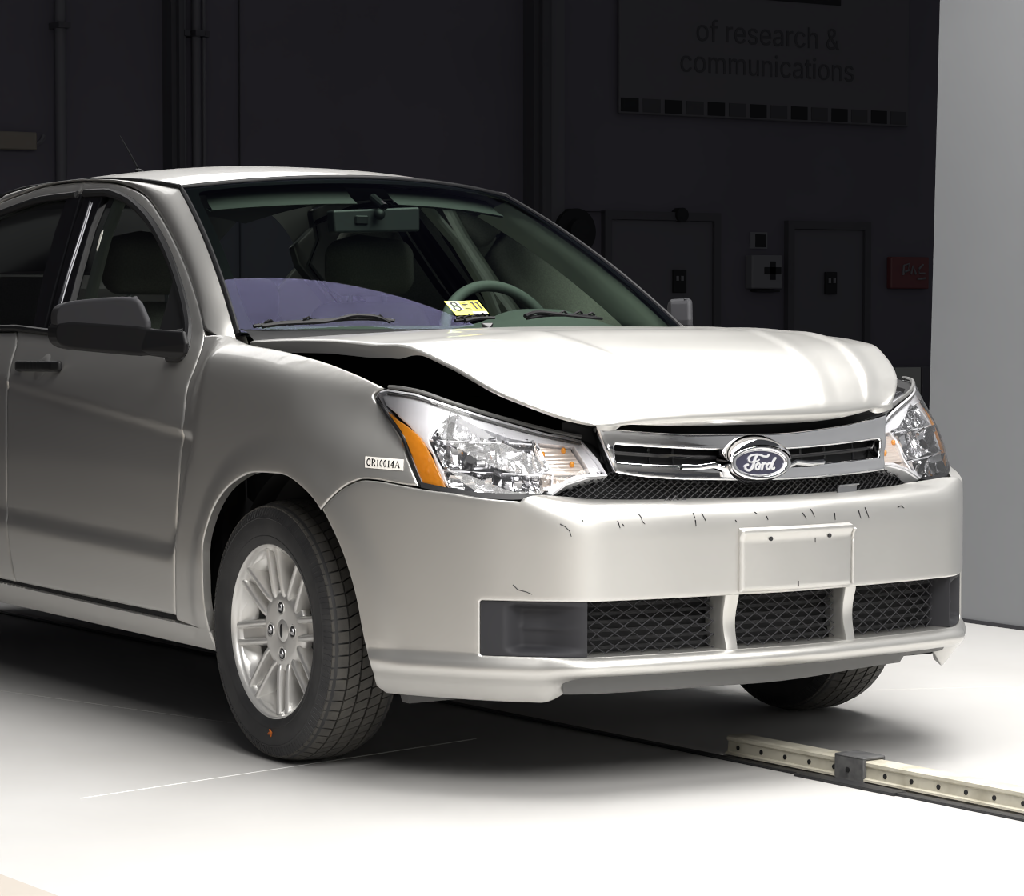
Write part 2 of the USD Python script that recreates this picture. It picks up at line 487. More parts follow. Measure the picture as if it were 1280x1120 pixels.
obj('cross', cat([wall_box(953, 327, 960, 350, 0.004, 0, 0.12), wall_box(946, 334, 967, 343, 0.004, 0, 0.12)]), 'banner_black', g, smooth=False)
obj('base_line', wall_box(938, 363, 967, 365, 0.10), 'banner_black', g, smooth=False)
g = xform('wall_notice', label='small notice with a dark square above the first aid box', category='sign')
obj('sheet', wall_box(937, 290, 958, 311, 0.015), 'sign_white', g, smooth=False)
obj('dark_square', cat([wall_box(943, 293, 956, 309, 0.004, 0, 0.015)]), 'banner_black', g, smooth=False)
g = xform('red_sign', label='dark red sign with pale scribbled lettering at the right end of the back wall', category='sign')
obj('plate', wall_box(1108, 321, 1155, 361, 0.08, 0.01), 'sign_red', g, smooth=False)


def wstroke(px, off, r=0.012):
    y = np.array([wy(*p) for p in px])
    return tube(np.stack([np.full(len(y), WX + off), y[:, 0], y[:, 1]], -1), r, 6)


obj('lettering', cat([wstroke([(1122, 344), (1123, 332), (1129, 330), (1129, 338), (1124, 340)], 0.085), wstroke([(1132, 343), (1134, 333), (1138, 343)], 0.085),
                      wstroke([(1147, 331), (1142, 336), (1142, 342), (1149, 342)], 0.085), wstroke([(1140, 349), (1150, 348)], 0.085)]), 'sign_white', g)
g = xform('wall_bracket', label='beige board on a wall bracket at the left edge of the picture', category='board')
obj('board', wall_box(-14, 165, 36, 189, 0.08, 0.01, 0.1), 'board_beige', g, smooth=False)
obj('hook', wstroke([(36, 182), (43, 178), (47, 170)], 0.14, 0.02), 'pipe_dark', g)
obj('standoff', wall_box(4, 172, 14, 182, 0.1), 'column_dark', g, smooth=False)
g = xform('low_cabinet', label='low grey-green cabinet against the back wall behind the hood corner', category='cabinet')
a, b, c = wy(1108, 458), wy(1141, 458), wy(1170, 458)
obj('body', box(WX, WX + 0.12, a[0], c[0], 0, a[1], 0.01), 'door_paint', g, smooth=False)
obj('cabinet_door', box(WX + 0.12, WX + 0.14, a[0], b[0] - 0.01, 0.04, a[1] - 0.01, 0.006), 'cabinet_paint', g, smooth=False)
obj('cabinet_door', box(WX + 0.12, WX + 0.14, b[0] + 0.01, c[0], 0.04, a[1] - 0.01, 0.006), 'door_paint', g, smooth=False)

# big white block on the right
e0, e1 = at(np.array([[1187.0, 776.0], [1163.0, 0.0]]), [0, 1, 0], 2.475)
top_x = at(np.array([1175.0, 0.0]), [0, 1, 0], 2.475)
bot_x = at(np.array([1155.0, 771.0]), [0, 1, 0], 2.475)
sl = (top_x[0] - bot_x[0]) / (top_x[2] - bot_x[2])
zt = 2.35
V = []
for y in (2.475, 4.2):
    V += [(bot_x[0], y, 0), (7.5, y, 0), (7.5, y, zt), (bot_x[0] + sl * zt, y, zt)]
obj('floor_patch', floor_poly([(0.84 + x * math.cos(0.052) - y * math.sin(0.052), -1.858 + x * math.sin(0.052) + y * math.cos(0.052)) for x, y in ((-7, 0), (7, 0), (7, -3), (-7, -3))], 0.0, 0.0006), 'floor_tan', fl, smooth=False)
wl = obj('wall_right', trimesh.Trimesh(np.array(V)).convex_hull, 'wall_white', smooth=False, kind='structure')
obj('baseboard_right', box(bot_x[0] + 0.02, 7.5, 2.468, 2.475, 0.0, 0.012), 'grey_plastic', smooth=False, kind='structure')

# guide rail of the track, its clamp and the dark floor strip
RL = xform('guide_rail', loc=(0.515, 0.128, 0.0), rotz=3.0, label='cream painted steel guide rail with a row of holes on the white floor', category='rail')
h0 = 0.006
prof = [(-0.032, h0), (0.032, h0), (0.032, h0 + 0.005), (0.024, h0 + 0.007), (0.022, 0.036), (0.027, 0.040), (0.027, 0.047), (0.022, 0.050), (-0.022, 0.050), (-0.027, 0.047), (-0.027, 0.040), (-0.022, 0.036), (-0.024, h0 + 0.007), (-0.032, h0 + 0.005)]
m = trimesh.creation.extrude_polygon(Polygon(prof), 3.4, engine='earcut')
v = m.vertices
m = trimesh.Trimesh(np.stack([v[:, 2], v[:, 0], v[:, 1]], -1), m.faces)
obj('rail_beam', m, 'cream_paint', RL, smooth=20)
for k in range(36):
    if k == 5:
        continue
    m = trimesh.creation.cylinder(0.0056, 0.002, sections=20)
    obj('bolt_hole', move(m, (0.036 + 0.082 * k, -0.0232, 0.024), (90, 0, 0)), 'ink_black', RL, smooth=False)
obj('rail_clamp', cat([box(0.375, 0.47, -0.033, -0.0235, 0.0, 0.057, 0.002), box(0.375, 0.47, -0.033, 0.034, 0.051, 0.058, 0.002), box(0.375, 0.47, 0.0275, 0.034, 0.0, 0.057, 0.002)]), 'clamp_steel', RL, smooth=False, label='dark steel clamp over the rail')
obj('clamp_bolt', move(trimesh.creation.cylinder(0.006, 0.003, sections=20), (0.42, -0.0335, 0.026), (90, 0, 0)), 'ink_black', RL, smooth=False)
TS = xform('floor_strip', loc=(0.515, 0.128, 0.0), rotz=3.0, label='dark steel edge strip in the floor along the guide rail', category='strip')
obj('strip', cat([box(-5.0, 0.30, -0.070, -0.048, 0.0005, 0.006), box(0.30, 0.62, -0.086, -0.048, 0.0005, 0.007), box(0.62, 3.4, -0.078, -0.052, 0.0005, 0.006)]), 'dark_steel', TS, smooth=False)
obj('slot', box(-5.0, -0.02, -0.047, 0.0, 0.0003, 0.0022), 'floor_seam', TS, smooth=False)
# ================================================================== THE CAR
CAR = xform('sedan', label='silver four-door sedan with a buckled hood after a crash test', category='car')


class Plan:
    """A plan curve across the car's nose: u runs along it from the car's right (u < 0) to its left."""

    def __init__(self, pts):
        p = np.array(pts, float)
        q = np.vstack([p[:0:-1] * [1, -1], p])
        t = np.concatenate([[0], np.cumsum(np.linalg.norm(np.diff(q, axis=0), axis=1))])
        t -= t[len(p) - 1]
        self.c, self.u0, self.u1 = CubicSpline(t, q), t[0], t[-1]

    def at(self, u):
        q = self.c(u)
        d = self.c(u, 1)
        d = d / np.linalg.norm(d, axis=-1, keepdims=True)
        return q[..., 0], q[..., 1], d[..., 1], -d[..., 0]          # x, y and the outward normal


def sstep(a, b, x):
    t = np.clip((np.asarray(x, float) - a) / (b - a), 0, 1)
    return t * t * (3 - 2 * t)


PT = [(0.900, 0), (0.8975, 0.08), (0.887, 0.17), (0.868, 0.34), (0.849, 0.455), (0.833, 0.515), (0.797, 0.570), (0.745, 0.625), (0.690, 0.676), (0.62, 0.726), (0.54, 0.775), (0.46, 0.815), (0.40, 0.836), (0.33, 0.850), (0.2, 0.858), (0.0, 0.860)]
BP = Plan(PT)
_px, _py = np.array(PT)[::-1, 0], np.array(PT)[::-1, 1]
YPLAN = PchipInterpolator(_px[:-1], _py[:-1])
ARCH = Point(0.065, 0.305)


# ---------------- body side: right side of the car, u = x, v = z
TOPX = PchipInterpolator([-4, -0.6, -0.45, -0.2, 0.0, 0.2, 0.35, 0.48, 0.7], [0.985, 0.985, 0.983, 0.972, 0.953, 0.926, 0.902, 0.877, 0.83])
INS_D = PchipInterpolator([-1, 0, 0.03, 0.06, 0.10, 0.15, 0.25, 0.35, 1], [0.56, 0.124, 0.104, 0.087, 0.066, 0.044, 0.016, 0.004, 0])
INS_F = PchipInterpolator([-1, -0.02, 0, 0.012, 0.028, 0.05, 0.09, 0.14, 0.25, 0.35, 1], [2, 0.16, 0.118, 0.085, 0.056, 0.035, 0.019, 0.010, 0.002, 0, 0])
LOWZ = PchipInterpolator([0.1, 0.20, 0.25, 0.30, 0.38, 0.46, 0.6, 2], [0.09, 0.055, 0.03, 0.017, 0.008, 0.002, 0, 0])


def seg_plane(a, b, x, z):
    """Signed distance of (x, z) above the line a-b."""
    d = np.array(b, float) - a
    n = np.array([-d[1], d[0]]) / np.hypot(*d)
    return (x - a[0]) * n[0] + (z - a[1]) * n[1]


def side(x, z):
    x, z = np.asarray(x, float), np.asarray(z, float)
    yb = np.where(x > 0, YPLAN(np.clip(x, 0, 0.86)), 0.86) - 0.05 * sstep(-2.6, -4.2, x)
    top = TOPX(x)
    k = sstep(-0.46, -0.30, x)
    t = top - z
    ins = INS_D(np.clip(t, 0, 1)) * (1 - k) + (INS_F(np.clip(t, -0.02, 1)) + 0.055 * np.exp(-((t - 0.07) / 0.075) ** 2) * sstep(0.1, 0.45, x)) * k
    y = yb - ins - LOWZ(np.clip(z, 0.1, 2))
    tum = 0.736 - 0.50 * (z - 0.985) - 0.05 * sstep(-2.6, -4.2, x)
    y = np.where((z > 0.985) & (x < -0.3), tum, y)
    # hollow centre panel of the doors, ending in the front fender
    up = seg_plane((-1.556, 0.846), (-0.336, 0.748), x, z) - 0.02 * np.clip((-0.95 - x), -0.6, 0.6) ** 2 * 0
    lo = seg_plane((-1.565, 0.462), (-0.462, 0.438), x, z)
    fr = -seg_plane((-0.462, 0.438), (-0.336, 0.748), x, z)
    fr = -fr
    m = (1 - sstep(-0.020, 0.002, up)) * sstep(-0.004, 0.034, lo) * sstep(-0.003, 0.026, fr)
    y = y - 0.010 * m
    # flare round the wheel arch
    for cx in (0.065, -2.614):
        d = np.hypot(x - cx, z - 0.305) - 0.375
        y = y + 0.007 * (1 - sstep(0.02, 0.085, d)) * sstep(0.25, 0.33, z)
    return y


def F_side(x, z):
    return np.stack([x, -side(x, z), z], -1)


def on_side(px, ur=(-2.3, 0.7), vr=(0.2, 1.42)):
    return on(F_side, px, ur, vr, 120)


gutter_px = spl([(0, 252.5), (31, 240.6), (62.5, 230.6), (106, 226), (137.5, 227), (162.5, 233), (181, 243), (200, 268), (219, 302.5), (237.5, 346), (250, 387), (254.7, 412)], 3)
front_gap_px = [(254.7, 412), (254, 423), (244, 456), (233, 487), (228, 540), (221, 640), (218, 700), (219, 769)]
gutter = on_side(gutter_px)
front_gap = on_side(spl(front_gap_px, 4))
rear_gap = on_side(spl([(20, 414), (21, 425), (13, 455), (8, 500), (8, 560), (8, 650), (12, 690), (18, 723)], 4))
win_px = spl([(134, 240.6), (156, 248), (178, 265), (200, 296), (219, 340), (233, 390), (236, 412), (234, 434), (226, 447), (205, 446)], 4)
win = on_side(win_px)
belt_f = on_side([(190, 424), (120, 421), (69, 418), (20, 412)])
post_top = on_side([(106, 226), (97.5, 241.6), (108, 241.2)])

# front door
sill_z = 0.297
door_poly = np.vstack([rear_gap + [0.003, 0], [[rear_gap[-1, 0] + 0.003, sill_z]], [[front_gap[-1, 0] - 0.003, sill_z]], front_gap[::-1] - [0.003, 0], gutter[gutter[:, 0] > post_top[0, 0]][::-1] - [0.0, 0.003],
                       post_top[:1] + [0.002, -0.003], post_top[1:2] + [0.003, 0], win, belt_f])


def both(name, mesh, mat, parent, smooth=30, label=None):
    a = obj(name, mesh, mat, parent, smooth, label=label)
    b = obj(name, mirror(mesh), mat, parent, smooth, label=label)
    return a, b


door_mesh = panel(door_poly, F_side, 0.016, 0.005, 0.004, 0.02)
DOORS = both('front_door', door_mesh, 'silver_paint', CAR)

# rear door (its rear half is outside the picture)
tail = [(-2.30, 0.985), (-2.24, 0.72), (-2.20, 0.60), (-2.27, 0.52), (-2.29, 0.42), (-2.25, sill_z)]
g2 = gutter[gutter[:, 0] < post_top[0, 0] - 0.004]
gut_r = np.vstack([[(-2.50, 1.262)], [(-2.3, 1.325)], g2]) - [0, 0.003]
rw_top = gut_r[::-1][:, :] - [0, 0.0]
opening = np.vstack([[(-2.30, 0.982)], [(-2.44, 1.20)], gut_r[1:] - [0, 0.040], ])
opening = opening[opening[:, 0] < post_top[1, 0]]
rear_poly = np.vstack([[rear_gap[-1, 0] - 0.003, sill_z], rear_gap[::-1] - [0.003, 0], [(rear_gap[0, 0] - 0.02, 0.983)], opening[:1], opening[1:], post_top[1:2] - [0.004, 0], post_top[:1] - [0.004, 0.003], gut_r[::-1], [(-2.52, 1.2), (-2.36, 0.985)], tail[1:]])
RDOORS = both('rear_door', panel(rear_poly, F_side, 0.02, 0.005, 0.004, 0.02), 'silver_paint', CAR)

# quarter panel behind it, fender in front
arch_r = [(-2.614 + 0.375 * math.cos(a), 0.305 + 0.375 * math.sin(a)) for a in np.radians(np.linspace(20, 178, 24))]
quarter = [(-2.36, 0.985), (-2.245, 0.72), (-2.206, 0.60)] + arch_r[2:] + [(-2.99, 0.26), (-3.45, 0.30), (-3.50, 0.6), (-3.48, 0.985), (-3.2, 1.0), (-2.9, 1.06), (-2.52, 1.2), (-2.44, 1.1)]
both('quarter_panel', panel(quarter, F_side, 0.03, 0.004, 0.003, 0.02), 'silver_paint', CAR)

arch_px = spl([(262, 792), (253, 740), (252, 690), (262, 645), (285, 608), (318, 590.5), (350, 592.5), (380, 612), (399.5, 637)], 4)
arch = on_side(arch_px)
fend_top_px = spl([(288, 419), (309, 429), (350, 437), (400, 450), (440, 465), (479, 484)], 4)
fend_top = on_side(fend_top_px)
lampedge = on_side(spl([(479, 485), (467, 495), (471, 503), (480, 514), (502, 546), (514, 580), (524, 607)], 4))
bumpseam = on_side(spl([(524, 608.5), (500, 606), (470, 600.5), (455, 599.5), (437, 605), (418, 618), (402, 636)], 4))
fender_poly = np.vstack([front_gap[2:] + [0.003, 0], [[front_gap[-1, 0] + 0.003, 0.285], [arch[0, 0], 0.27]], arch, bumpseam[::-1] + [0, 0.002], lampedge[::-1] + [-0.003, 0], fend_top[::-1] + [0, 0], on_side([(256, 419)])])
FENDERS = both('front_fender', panel(fender_poly, F_side, 0.012, 0.004, 0.003, 0.02), 'silver_paint', CAR)

# sill under the doors
sill_poly = [(-2.27, 0.293), (arch[0, 0] - 0.0, 0.281), (arch[0, 0] + 0.006, 0.24), (-0.30, 0.222), (-2.2, 0.222)]
both('sill', panel(sill_poly, F_side, 0.02, 0.004, 0.006, 0.03), 'silver_paint', CAR)
both('sill_gap', box(-2.25, -0.33, -0.835, -0.80, 0.285, 0.301), 'bay_black', CAR)

# ---------------- windshield, roof, pillars
def ws(a, b):
    """The windshield: a across (-1 right .. 1 left), b from the cowl (0) to the roof (1)."""
    a, b = np.asarray(a, float), np.asarray(b, float)
    q = 1 - a * a
    bx, bz, by = -0.432 + 0.17 * q, 0.985 - 0.0 * q, 0.686
    tx, tz, ty = -1.083 + 0.105 * q, 1.374 + 0.036 * q, 0.520
    arc = 4 * b * (1 - b)
    return np.stack([bx + (tx - bx) * b + 0.012 * arc, a * (by + (ty - by) * b), bz + (tz - bz) * b + 0.022 * arc], -1)


wsq = lambda a0, a1, b0, b1: [(a0, b0), (a1, b0), (a1, b1), (a0, b1)]
WSU = lambda u, v: ws(u / 0.62, v / 0.76)                       # the same in metres
sq = lambda p: np.asarray(p, float) * [0.62, 0.76]
outer = Polygon(sq(wsq(-1, 1, 0.0, 1.0)))
inner = Polygon(sq(spl([(-0.945, 0.06), (-0.95, 0.5), (-0.935, 0.93), (-0.90, 0.955), (0, 0.955), (0.90, 0.955), (0.935, 0.93), (0.95, 0.5), (0.945, 0.06), (0.90, 0.03), (0, 0.03), (-0.90, 0.03)], 4, True)))
A_, B_ = np.meshgrid(np.linspace(-1, 1, 81), np.linspace(0, 1, 49), indexing='ij')
obj('windshield', grid(ws(A_, B_)), 'windshield_glass', CAR, smooth=True)
obj('windshield_border', panel(outer.difference(inner), WSU, 0.012, 0, 0, None, lift=-0.003), 'frit', CAR, smooth=True)
seal = np.vstack([ws(np.full(20, -1.0), np.linspace(0, 1, 20)), ws(np.linspace(-1, 1, 30), np.ones(30))[1:], ws(np.full(20, 1.0), np.linspace(1, 0, 20))[1:]])
obj('windshield_seal', tube(seal, 0.007, 8), 'black_plastic', CAR)

RZ = PchipInterpolator([-3.2, -2.75, -2.5, -2.2, -1.9, -1.6, -1.35, -1.15, -0.98], [1.28, 1.385, 1.425, 1.455, 1.468, 1.466, 1.454, 1.436, 1.410])
RD = PchipInterpolator([-3.2, -2.6, -2.0, -1.6, -1.3, -1.083], [0.46, 0.485, 0.505, 0.512, 0.518, 0.52])     # half width at the ditch


def ditch_z(x):
    return PchipInterpolator([-3.2, -2.6, -2.1, -1.7, -1.4, -1.083], [1.23, 1.365, 1.413, 1.417, 1.406, 1.376])(x)


def roof(s, w):
    """s: x at the centre line, w: -1 .. 1 between the ditches."""
    s, w = np.asarray(s, float), np.asarray(w, float)
    bow = 0.105 * sstep(-1.9, -0.978, s)
    x = s - bow * w * w
    hw = RD(np.clip(x, -3.2, -1.083))
    zc, ze = RZ(s), ditch_z(np.clip(x, -3.2, -1.083))
    return np.stack([x, w * hw, zc - (zc - ze) * np.abs(w) ** 2.3], -1)


S, W = np.meshgrid(np.linspace(-2.62, -0.978, 60), np.linspace(-1, 1, 49), indexing='ij')
m = grid(roof(S, W), flip=True)
lip = roof(np.full(49, -0.978), np.linspace(-1, 1, 49))
lm = grid(np.stack([lip, lip - [0.012, 0, 0.006], lip - [0.03, 0, 0.012]]))
obj('roof', cat([m, lm]), 'silver_paint', CAR, smooth=True)
DT = np.linspace(-1.083, -2.6, 40)
ditch = np.stack([DT, -RD(DT), ditch_z(DT)], -1)
both('roof_ditch', tube(ditch + [0, -0.004, 0.0015], 0.006, 8), 'black_plastic', CAR)

# pillar and roof rail between the door gutter and the windshield edge or the roof ditch
G3 = F_side(gutter[::-1, 0], gutter[::-1, 1])
G3 = np.vstack([[(-0.42, -0.735, 0.975)], G3, F_side(np.array([-2.3, -2.5]), np.array([1.325, 1.262]))])
G3 = resample(G3, 90)
W3 = np.vstack([ws(np.full(24, -1.012), np.linspace(-0.02, 1, 24)), ditch[1:]])
# pair points of equal x where possible
gx = np.linspace(0, 1, 90)
W3 = np.stack([np.interp(-G3[:, 0] - 0.02 * (1 - gx), -W3[:, 0], W3[:, k]) for k in range(3)], -1)
rows = []
for k, t in enumerate(np.linspace(0, 1, 9)):
    b = math.sin(math.pi * t)
    out = np.stack([np.zeros(90), np.full(90, -0.9), np.full(90, 0.3)], -1)
    rows.append(G3 * (1 - t) + W3 * t + out * 0.012 * b * np.interp(gx, [0, 0.1, 1], [0.3, 1, 1])[:, None])
rows = [rows[0] + [0, 0.02, -0.008]] + rows + [rows[-1] - [0, -0.004, 0.012]]
P = np.stack(rows)
both('roof_rail', grid(P, flip=True), 'silver_paint', CAR, smooth=50)
pt_ = ws(np.full(30, -0.965), np.linspace(-0.02, 0.97, 30)) + [-0.012, 0, -0.012]
pt_ = np.stack([pt_, pt_ + [-0.07, 0.012, -0.02], pt_ + [-0.17, -0.012, -0.035]])
both('pillar_trim', grid(pt_), 'trim_beige', CAR, smooth=50, label='pale interior trim of the windshield pillar')

# side glass, black window seals and posts
tumv = lambda x, z: F_side(x, z) + np.array([0, 0.012, 0])
rear_edge = on_side([(140, 241), (62, 418)])
glass_poly = np.vstack([on_side([(108, 241)]), win[:-1], belt_f[:3]])
both('front_door_glass', panel(glass_poly, tumv, 0.04, 0, 0, None), 'side_glass', CAR, smooth=True)
wl_ = np.vstack([F_side(*on_side([(108, 242)])[0][None].T), F_side(win[:-1, 0], win[:-1, 1])])
both('window_seal', tube(wl_ + [0, -0.001, 0], 0.013, 8), 'black_plastic', CAR)
bl = F_side(*np.vstack([belt_f, [(-2.28, 0.984)]]).T)
bl = np.vstack([F_side(*on_side([(232, 417)]).T), bl])
both('belt_seal', tube(bl + [0, 0.0, 0.004], 0.010, 8), 'black_plastic', CAR)
post_f = Polygon(on_side([(107, 241), (130, 241), (126, 250), (112, 285), (95, 345), (76, 418), (57, 416), (75, 345), (91, 285)]))
both('door_post', panel(post_f, F_side, 0.02, 0.003, 0.002, 0.02), 'gloss_black', CAR)
post_r = Polygon(on_side([(102, 241), (84, 245), (68, 290), (52, 350), (40, 412), (54, 414), (72, 345), (89, 285)]))
both('door_post', panel(post_r, F_side, 0.02, 0.003, 0.002, 0.02), 'gloss_black', CAR)
chrome_line = on_side(spl([(114, 252), (104, 285), (85, 345), (66, 414)], 5))
both('post_trim', tube(F_side(*chrome_line.T) + [0, -0.003, 0], 0.0035, 6), 'lamp_housing', CAR, label='thin bright strip on the black door post')
rg = np.vstack([opening, on_side([(86, 247)]), on_side([(42, 411)])])
both('rear_door_glass', panel(rg, tumv, 0.04, 0, 0, None), 'side_glass', CAR, smooth=True)
both('rear_window_seal', tube(F_side(*np.vstack([opening, post_top[1:2] - [0.004, 0.004]]).T) + [0, 0.002, 0], 0.011, 8), 'black_plastic', CAR)
both('inner_post', tube(np.array([(-1.34, -0.70, 0.93), (-1.38, -0.645, 1.1), (-1.44, -0.575, 1.25), (-1.50, -0.50, 1.36)]), 0.017, 10), 'trim_beige', CAR)

# tail of the car (outside the picture)
zz = np.array([[(-2.60, y, 1.43 - 0.05 * (y / 0.5) ** 2), (-2.85, y * 1.04, 1.33 - 0.05 * (y / 0.5) ** 2), (-3.08, y * 1.1, 1.16 - 0.03 * (y / 0.5) ** 2)] for y in np.linspace(-0.48, 0.48, 13)])
obj('rear_window', grid(zz), 'gloss_black', CAR, smooth=True)
yy = np.linspace(-0.80, 0.80, 17)
tr = np.array([[(-3.06, y * 0.7, 1.165), (-3.12, y * 0.9, 1.12 - 0.06 * (y / 0.8) ** 4), (-3.40, y, 1.10 - 0.08 * (y / 0.8) ** 4), (-3.52, y, 1.06 - 0.08 * (y / 0.8) ** 4), (-3.56, y, 0.8), (-3.56, y, 0.62)] for y in yy])
obj('trunk_lid', grid(tr), 'silver_paint', CAR)
rb = np.array([[(-3.56 + 0.12 * abs(y / 0.8) ** 3, y, z) for z in (0.63, 0.62, 0.5, 0.35, 0.27)] for y in yy])
rb[:, 1:, 0] -= 0.03
obj('rear_bumper', grid(rb), 'silver_paint', CAR)
both('tail_lamp', panel([(-3.50, 0.72), (-3.30, 0.78), (-3.28, 0.95), (-3.48, 0.96)], F_side, 0.03, 0.004, 0.003, 0.02, lift=0.003), 'sign_red', CAR)
# ---------------- front bumper: u along the plan curve, v = height
ZT = PchipInterpolator([0, 0.30, 0.50, 0.60, 0.70, 0.85, 1.2], [0.630, 0.632, 0.639, 0.648, 0.664, 0.690, 0.700])
HQ = np.array([0.0, 0.25, 0.45, 0.62, 0.80, 1.0])
HO = PchipInterpolator(HQ, [0.0, 0.004, 0.016, 0.038, 0.085, 0.13])
HZ = PchipInterpolator(HQ, [0.0, 0.50, 0.80, 0.93, 0.985, 1.0])
LV = [0.20, 0.225, 0.25, 0.268, 0.283, 0.296, 0.306]
LO = PchipInterpolator(LV, [0.060, 0.045, 0.025, -0.010, -0.026, -0.024, 0.0])
LZ = PchipInterpolator(LV, [0.262, 0.263, 0.264, 0.268, 0.283, 0.298, 0.306])
SO = PchipInterpolator(LV, [0.045, 0.026, 0.008, -0.008, -0.010, -0.006, 0.0])


def F_bump(u, v):
    u, v = np.asarray(u, float), np.asarray(v, float)
    x, y, nx, ny = BP.at(u)
    au = np.abs(u)
    c = 1 - sstep(0.50, 0.70, au)                      # 1 on the front face, 0 on the corner
    q = np.clip((v - 0.56) / 0.14, 0, 1.2)
    o = HO(np.clip(q, 0, 1)) * (0.10 + 0.90 * c)
    z = np.where(v > 0.56, 0.56 + HZ(np.clip(q, 0, 1)) * (ZT(np.clip(au, 0, 1.2)) - 0.56), v)
    lv = np.clip(v, 0.20, 0.306)
    cl = 1 - sstep(0.49, 0.63, au)
    low = v < 0.306
    o = np.where(low, LO(lv) * cl + SO(lv) * (1 - cl), o)
    z = np.where(low, LZ(lv) * cl + v * (1 - cl), z)
    d = np.hypot(x - 0.065, z - 0.305) - 0.375               # flare round the wheel arch
    o = o - 0.007 * (1 - sstep(0.02, 0.085, d)) * sstep(0.25, 0.33, z) * sstep(0.8, 0.95, au)
    return np.stack([x - nx * o, y - ny * o, z], -1)


ub = lambda px, vr=(0.2, 0.70): on(F_bump, px, (-1.15, 0.2), vr, 100)
arch_b = ub(spl([(402, 637), (428, 692), (444, 745), (453, 793), (459, 818), (470, 858)], 4))
seam_b = ub(spl([(402, 637), (418, 619), (437, 606), (455, 600.5), (470, 601.5), (500, 607), (527, 612), (560, 616.5), (600, 623), (650, 627)], 4))
out_top, out_bot = ub([(600, 752)])[0], ub([(598, 819)])[0]
VT, VB = 0.427, 0.308
half = np.vstack([[(0.0, 0.20)], [(arch_b[-1, 0] + 0.02, 0.205)], [arch_b[-1]], arch_b[::-1][1:], seam_b[1:], [(seam_b[-1, 0] + 0.04, 0.70)], [(0.0, 0.70)]])
full = np.vstack([half, (half * [-1, 1])[::-1]])
uo = (out_top[0] + out_bot[0]) / 2
hole = Polygon([(uo, VB), (uo, VT), (-uo, VT), (-uo, VB)]).buffer(-0.006).buffer(0.006, quad_segs=4)
bump = Polygon(full).buffer(0).difference(hole)
FB = xform('front_bumper', CAR)
obj('bumper_skin', panel(bump, F_bump, 0.011, 0.004, 0.003, 0.022), 'silver_paint', FB)

# fog pockets, lower grille with its struts and mesh
ui = ub([(735, 752)])[0, 0]


def pocket(u, v):
    a = (np.abs(u) - abs(ui)) / (abs(uo) - abs(ui))           # 0 at the grille .. 1 at the outer end
    b = (v - VB) / (VT - VB)
    d = -0.006 - 0.018 * sstep(0.02, 0.12, 1 - a) * 0
    rx = 1 - sstep(0.62, 0.78, a)
    ry = sstep(0.06, 0.16, b) * (1 - sstep(0.84, 0.94, b))
    deep = rx * ry * sstep(-0.05, 0.45, a)
    rib = np.exp(-((b - 0.5) / 0.05) ** 2) * (1 - sstep(0.55, 0.75, a))
    return d - 0.034 * deep + 0.006 * rib * deep


pk = Polygon([(uo + 0.001, VB + 0.001), (ui, VB + 0.001), (ui, VT - 0.001), (uo + 0.001, VT - 0.001)])
pm = panel(pk, F_bump, 0.0055, 0, 0, 0.11, field=pocket)
both('fog_lamp_cover', pm, 'grey_plastic', FB)


def F_in(depth):
    return lambda u, v: F_bump(u, v) - normals_of(F_bump, u, np.clip(v, 0.312, 0.425)) * depth


gf = F_in(0.045)
gv0, gv1, gu = VB + 0.002, VT - 0.002, abs(ui) - 0.016


def mesh_wires(f, poly, du, dv, r, sides=4):
    """Diamond mesh: rods in two directions clipped by the outline poly."""
    x0, y0, x1, y1 = poly.bounds
    out = []
    k = (y1 - y0) / dv * du
    for s in (-1, 1):
        c = x0 - k - du
        while c < x1 + k + du:
            ln = LineString([(c, y0), (c + s * k, y1)]).intersection(poly)
            for g in getattr(ln, 'geoms', [ln]):
                if g.is_empty or g.length < 0.006 or g.geom_type != 'LineString':
                    continue
                q = np.array(shapely.segmentize(g, 0.03).coords)
                out.append(tube(f(q[:, 0], q[:, 1]), r, sides))
            c += du
    return cat(out)


LGM = mesh_wires(gf, Polygon([(-gu, gv0), (gu, gv0), (gu, gv1), (-gu, gv1)]), 0.0445, 0.0285 * 2 / 2, 0.0013)
LG = xform('lower_grille', CAR)
obj('grille_mesh', LGM, 'grey_plastic', LG, label='thin diamond mesh', kind='stuff')
uu = np.linspace(-gu - 0.055, gu + 0.055, 60)
obj('grille_back', grid(np.stack([F_in(0.10)(uu, np.full(60, z)) for z in (gv0 - 0.01, gv1 + 0.01)])), 'bay_black', LG, smooth=False)
for z in np.linspace(gv0 + 0.012, gv1 - 0.012, 6):
    obj('grille_slat', grid(np.stack([F_in(0.060)(uu, np.full(60, z + 0.0035)), F_in(0.056)(uu, np.full(60, z + 0.0035)), F_in(0.056)(uu, np.full(60, z - 0.0035)), F_in(0.060)(uu, np.full(60, z - 0.0035))])), 'bay_black', LG, smooth=False)
lt, lb_ = grid(np.stack([F_bump(uu, np.full(60, gv1 + 0.002)) - [0.012, 0, 0], F_in(0.10)(uu, np.full(60, gv1 + 0.004))])), grid(np.stack([F_bump(uu, np.full(60, gv0 - 0.002)) - [0.004, 0, 0], F_in(0.10)(uu, np.full(60, gv0 - 0.001))]))
obj('grille_shelf', cat([lt, lb_]), 'silver_paint', LG, smooth=False)
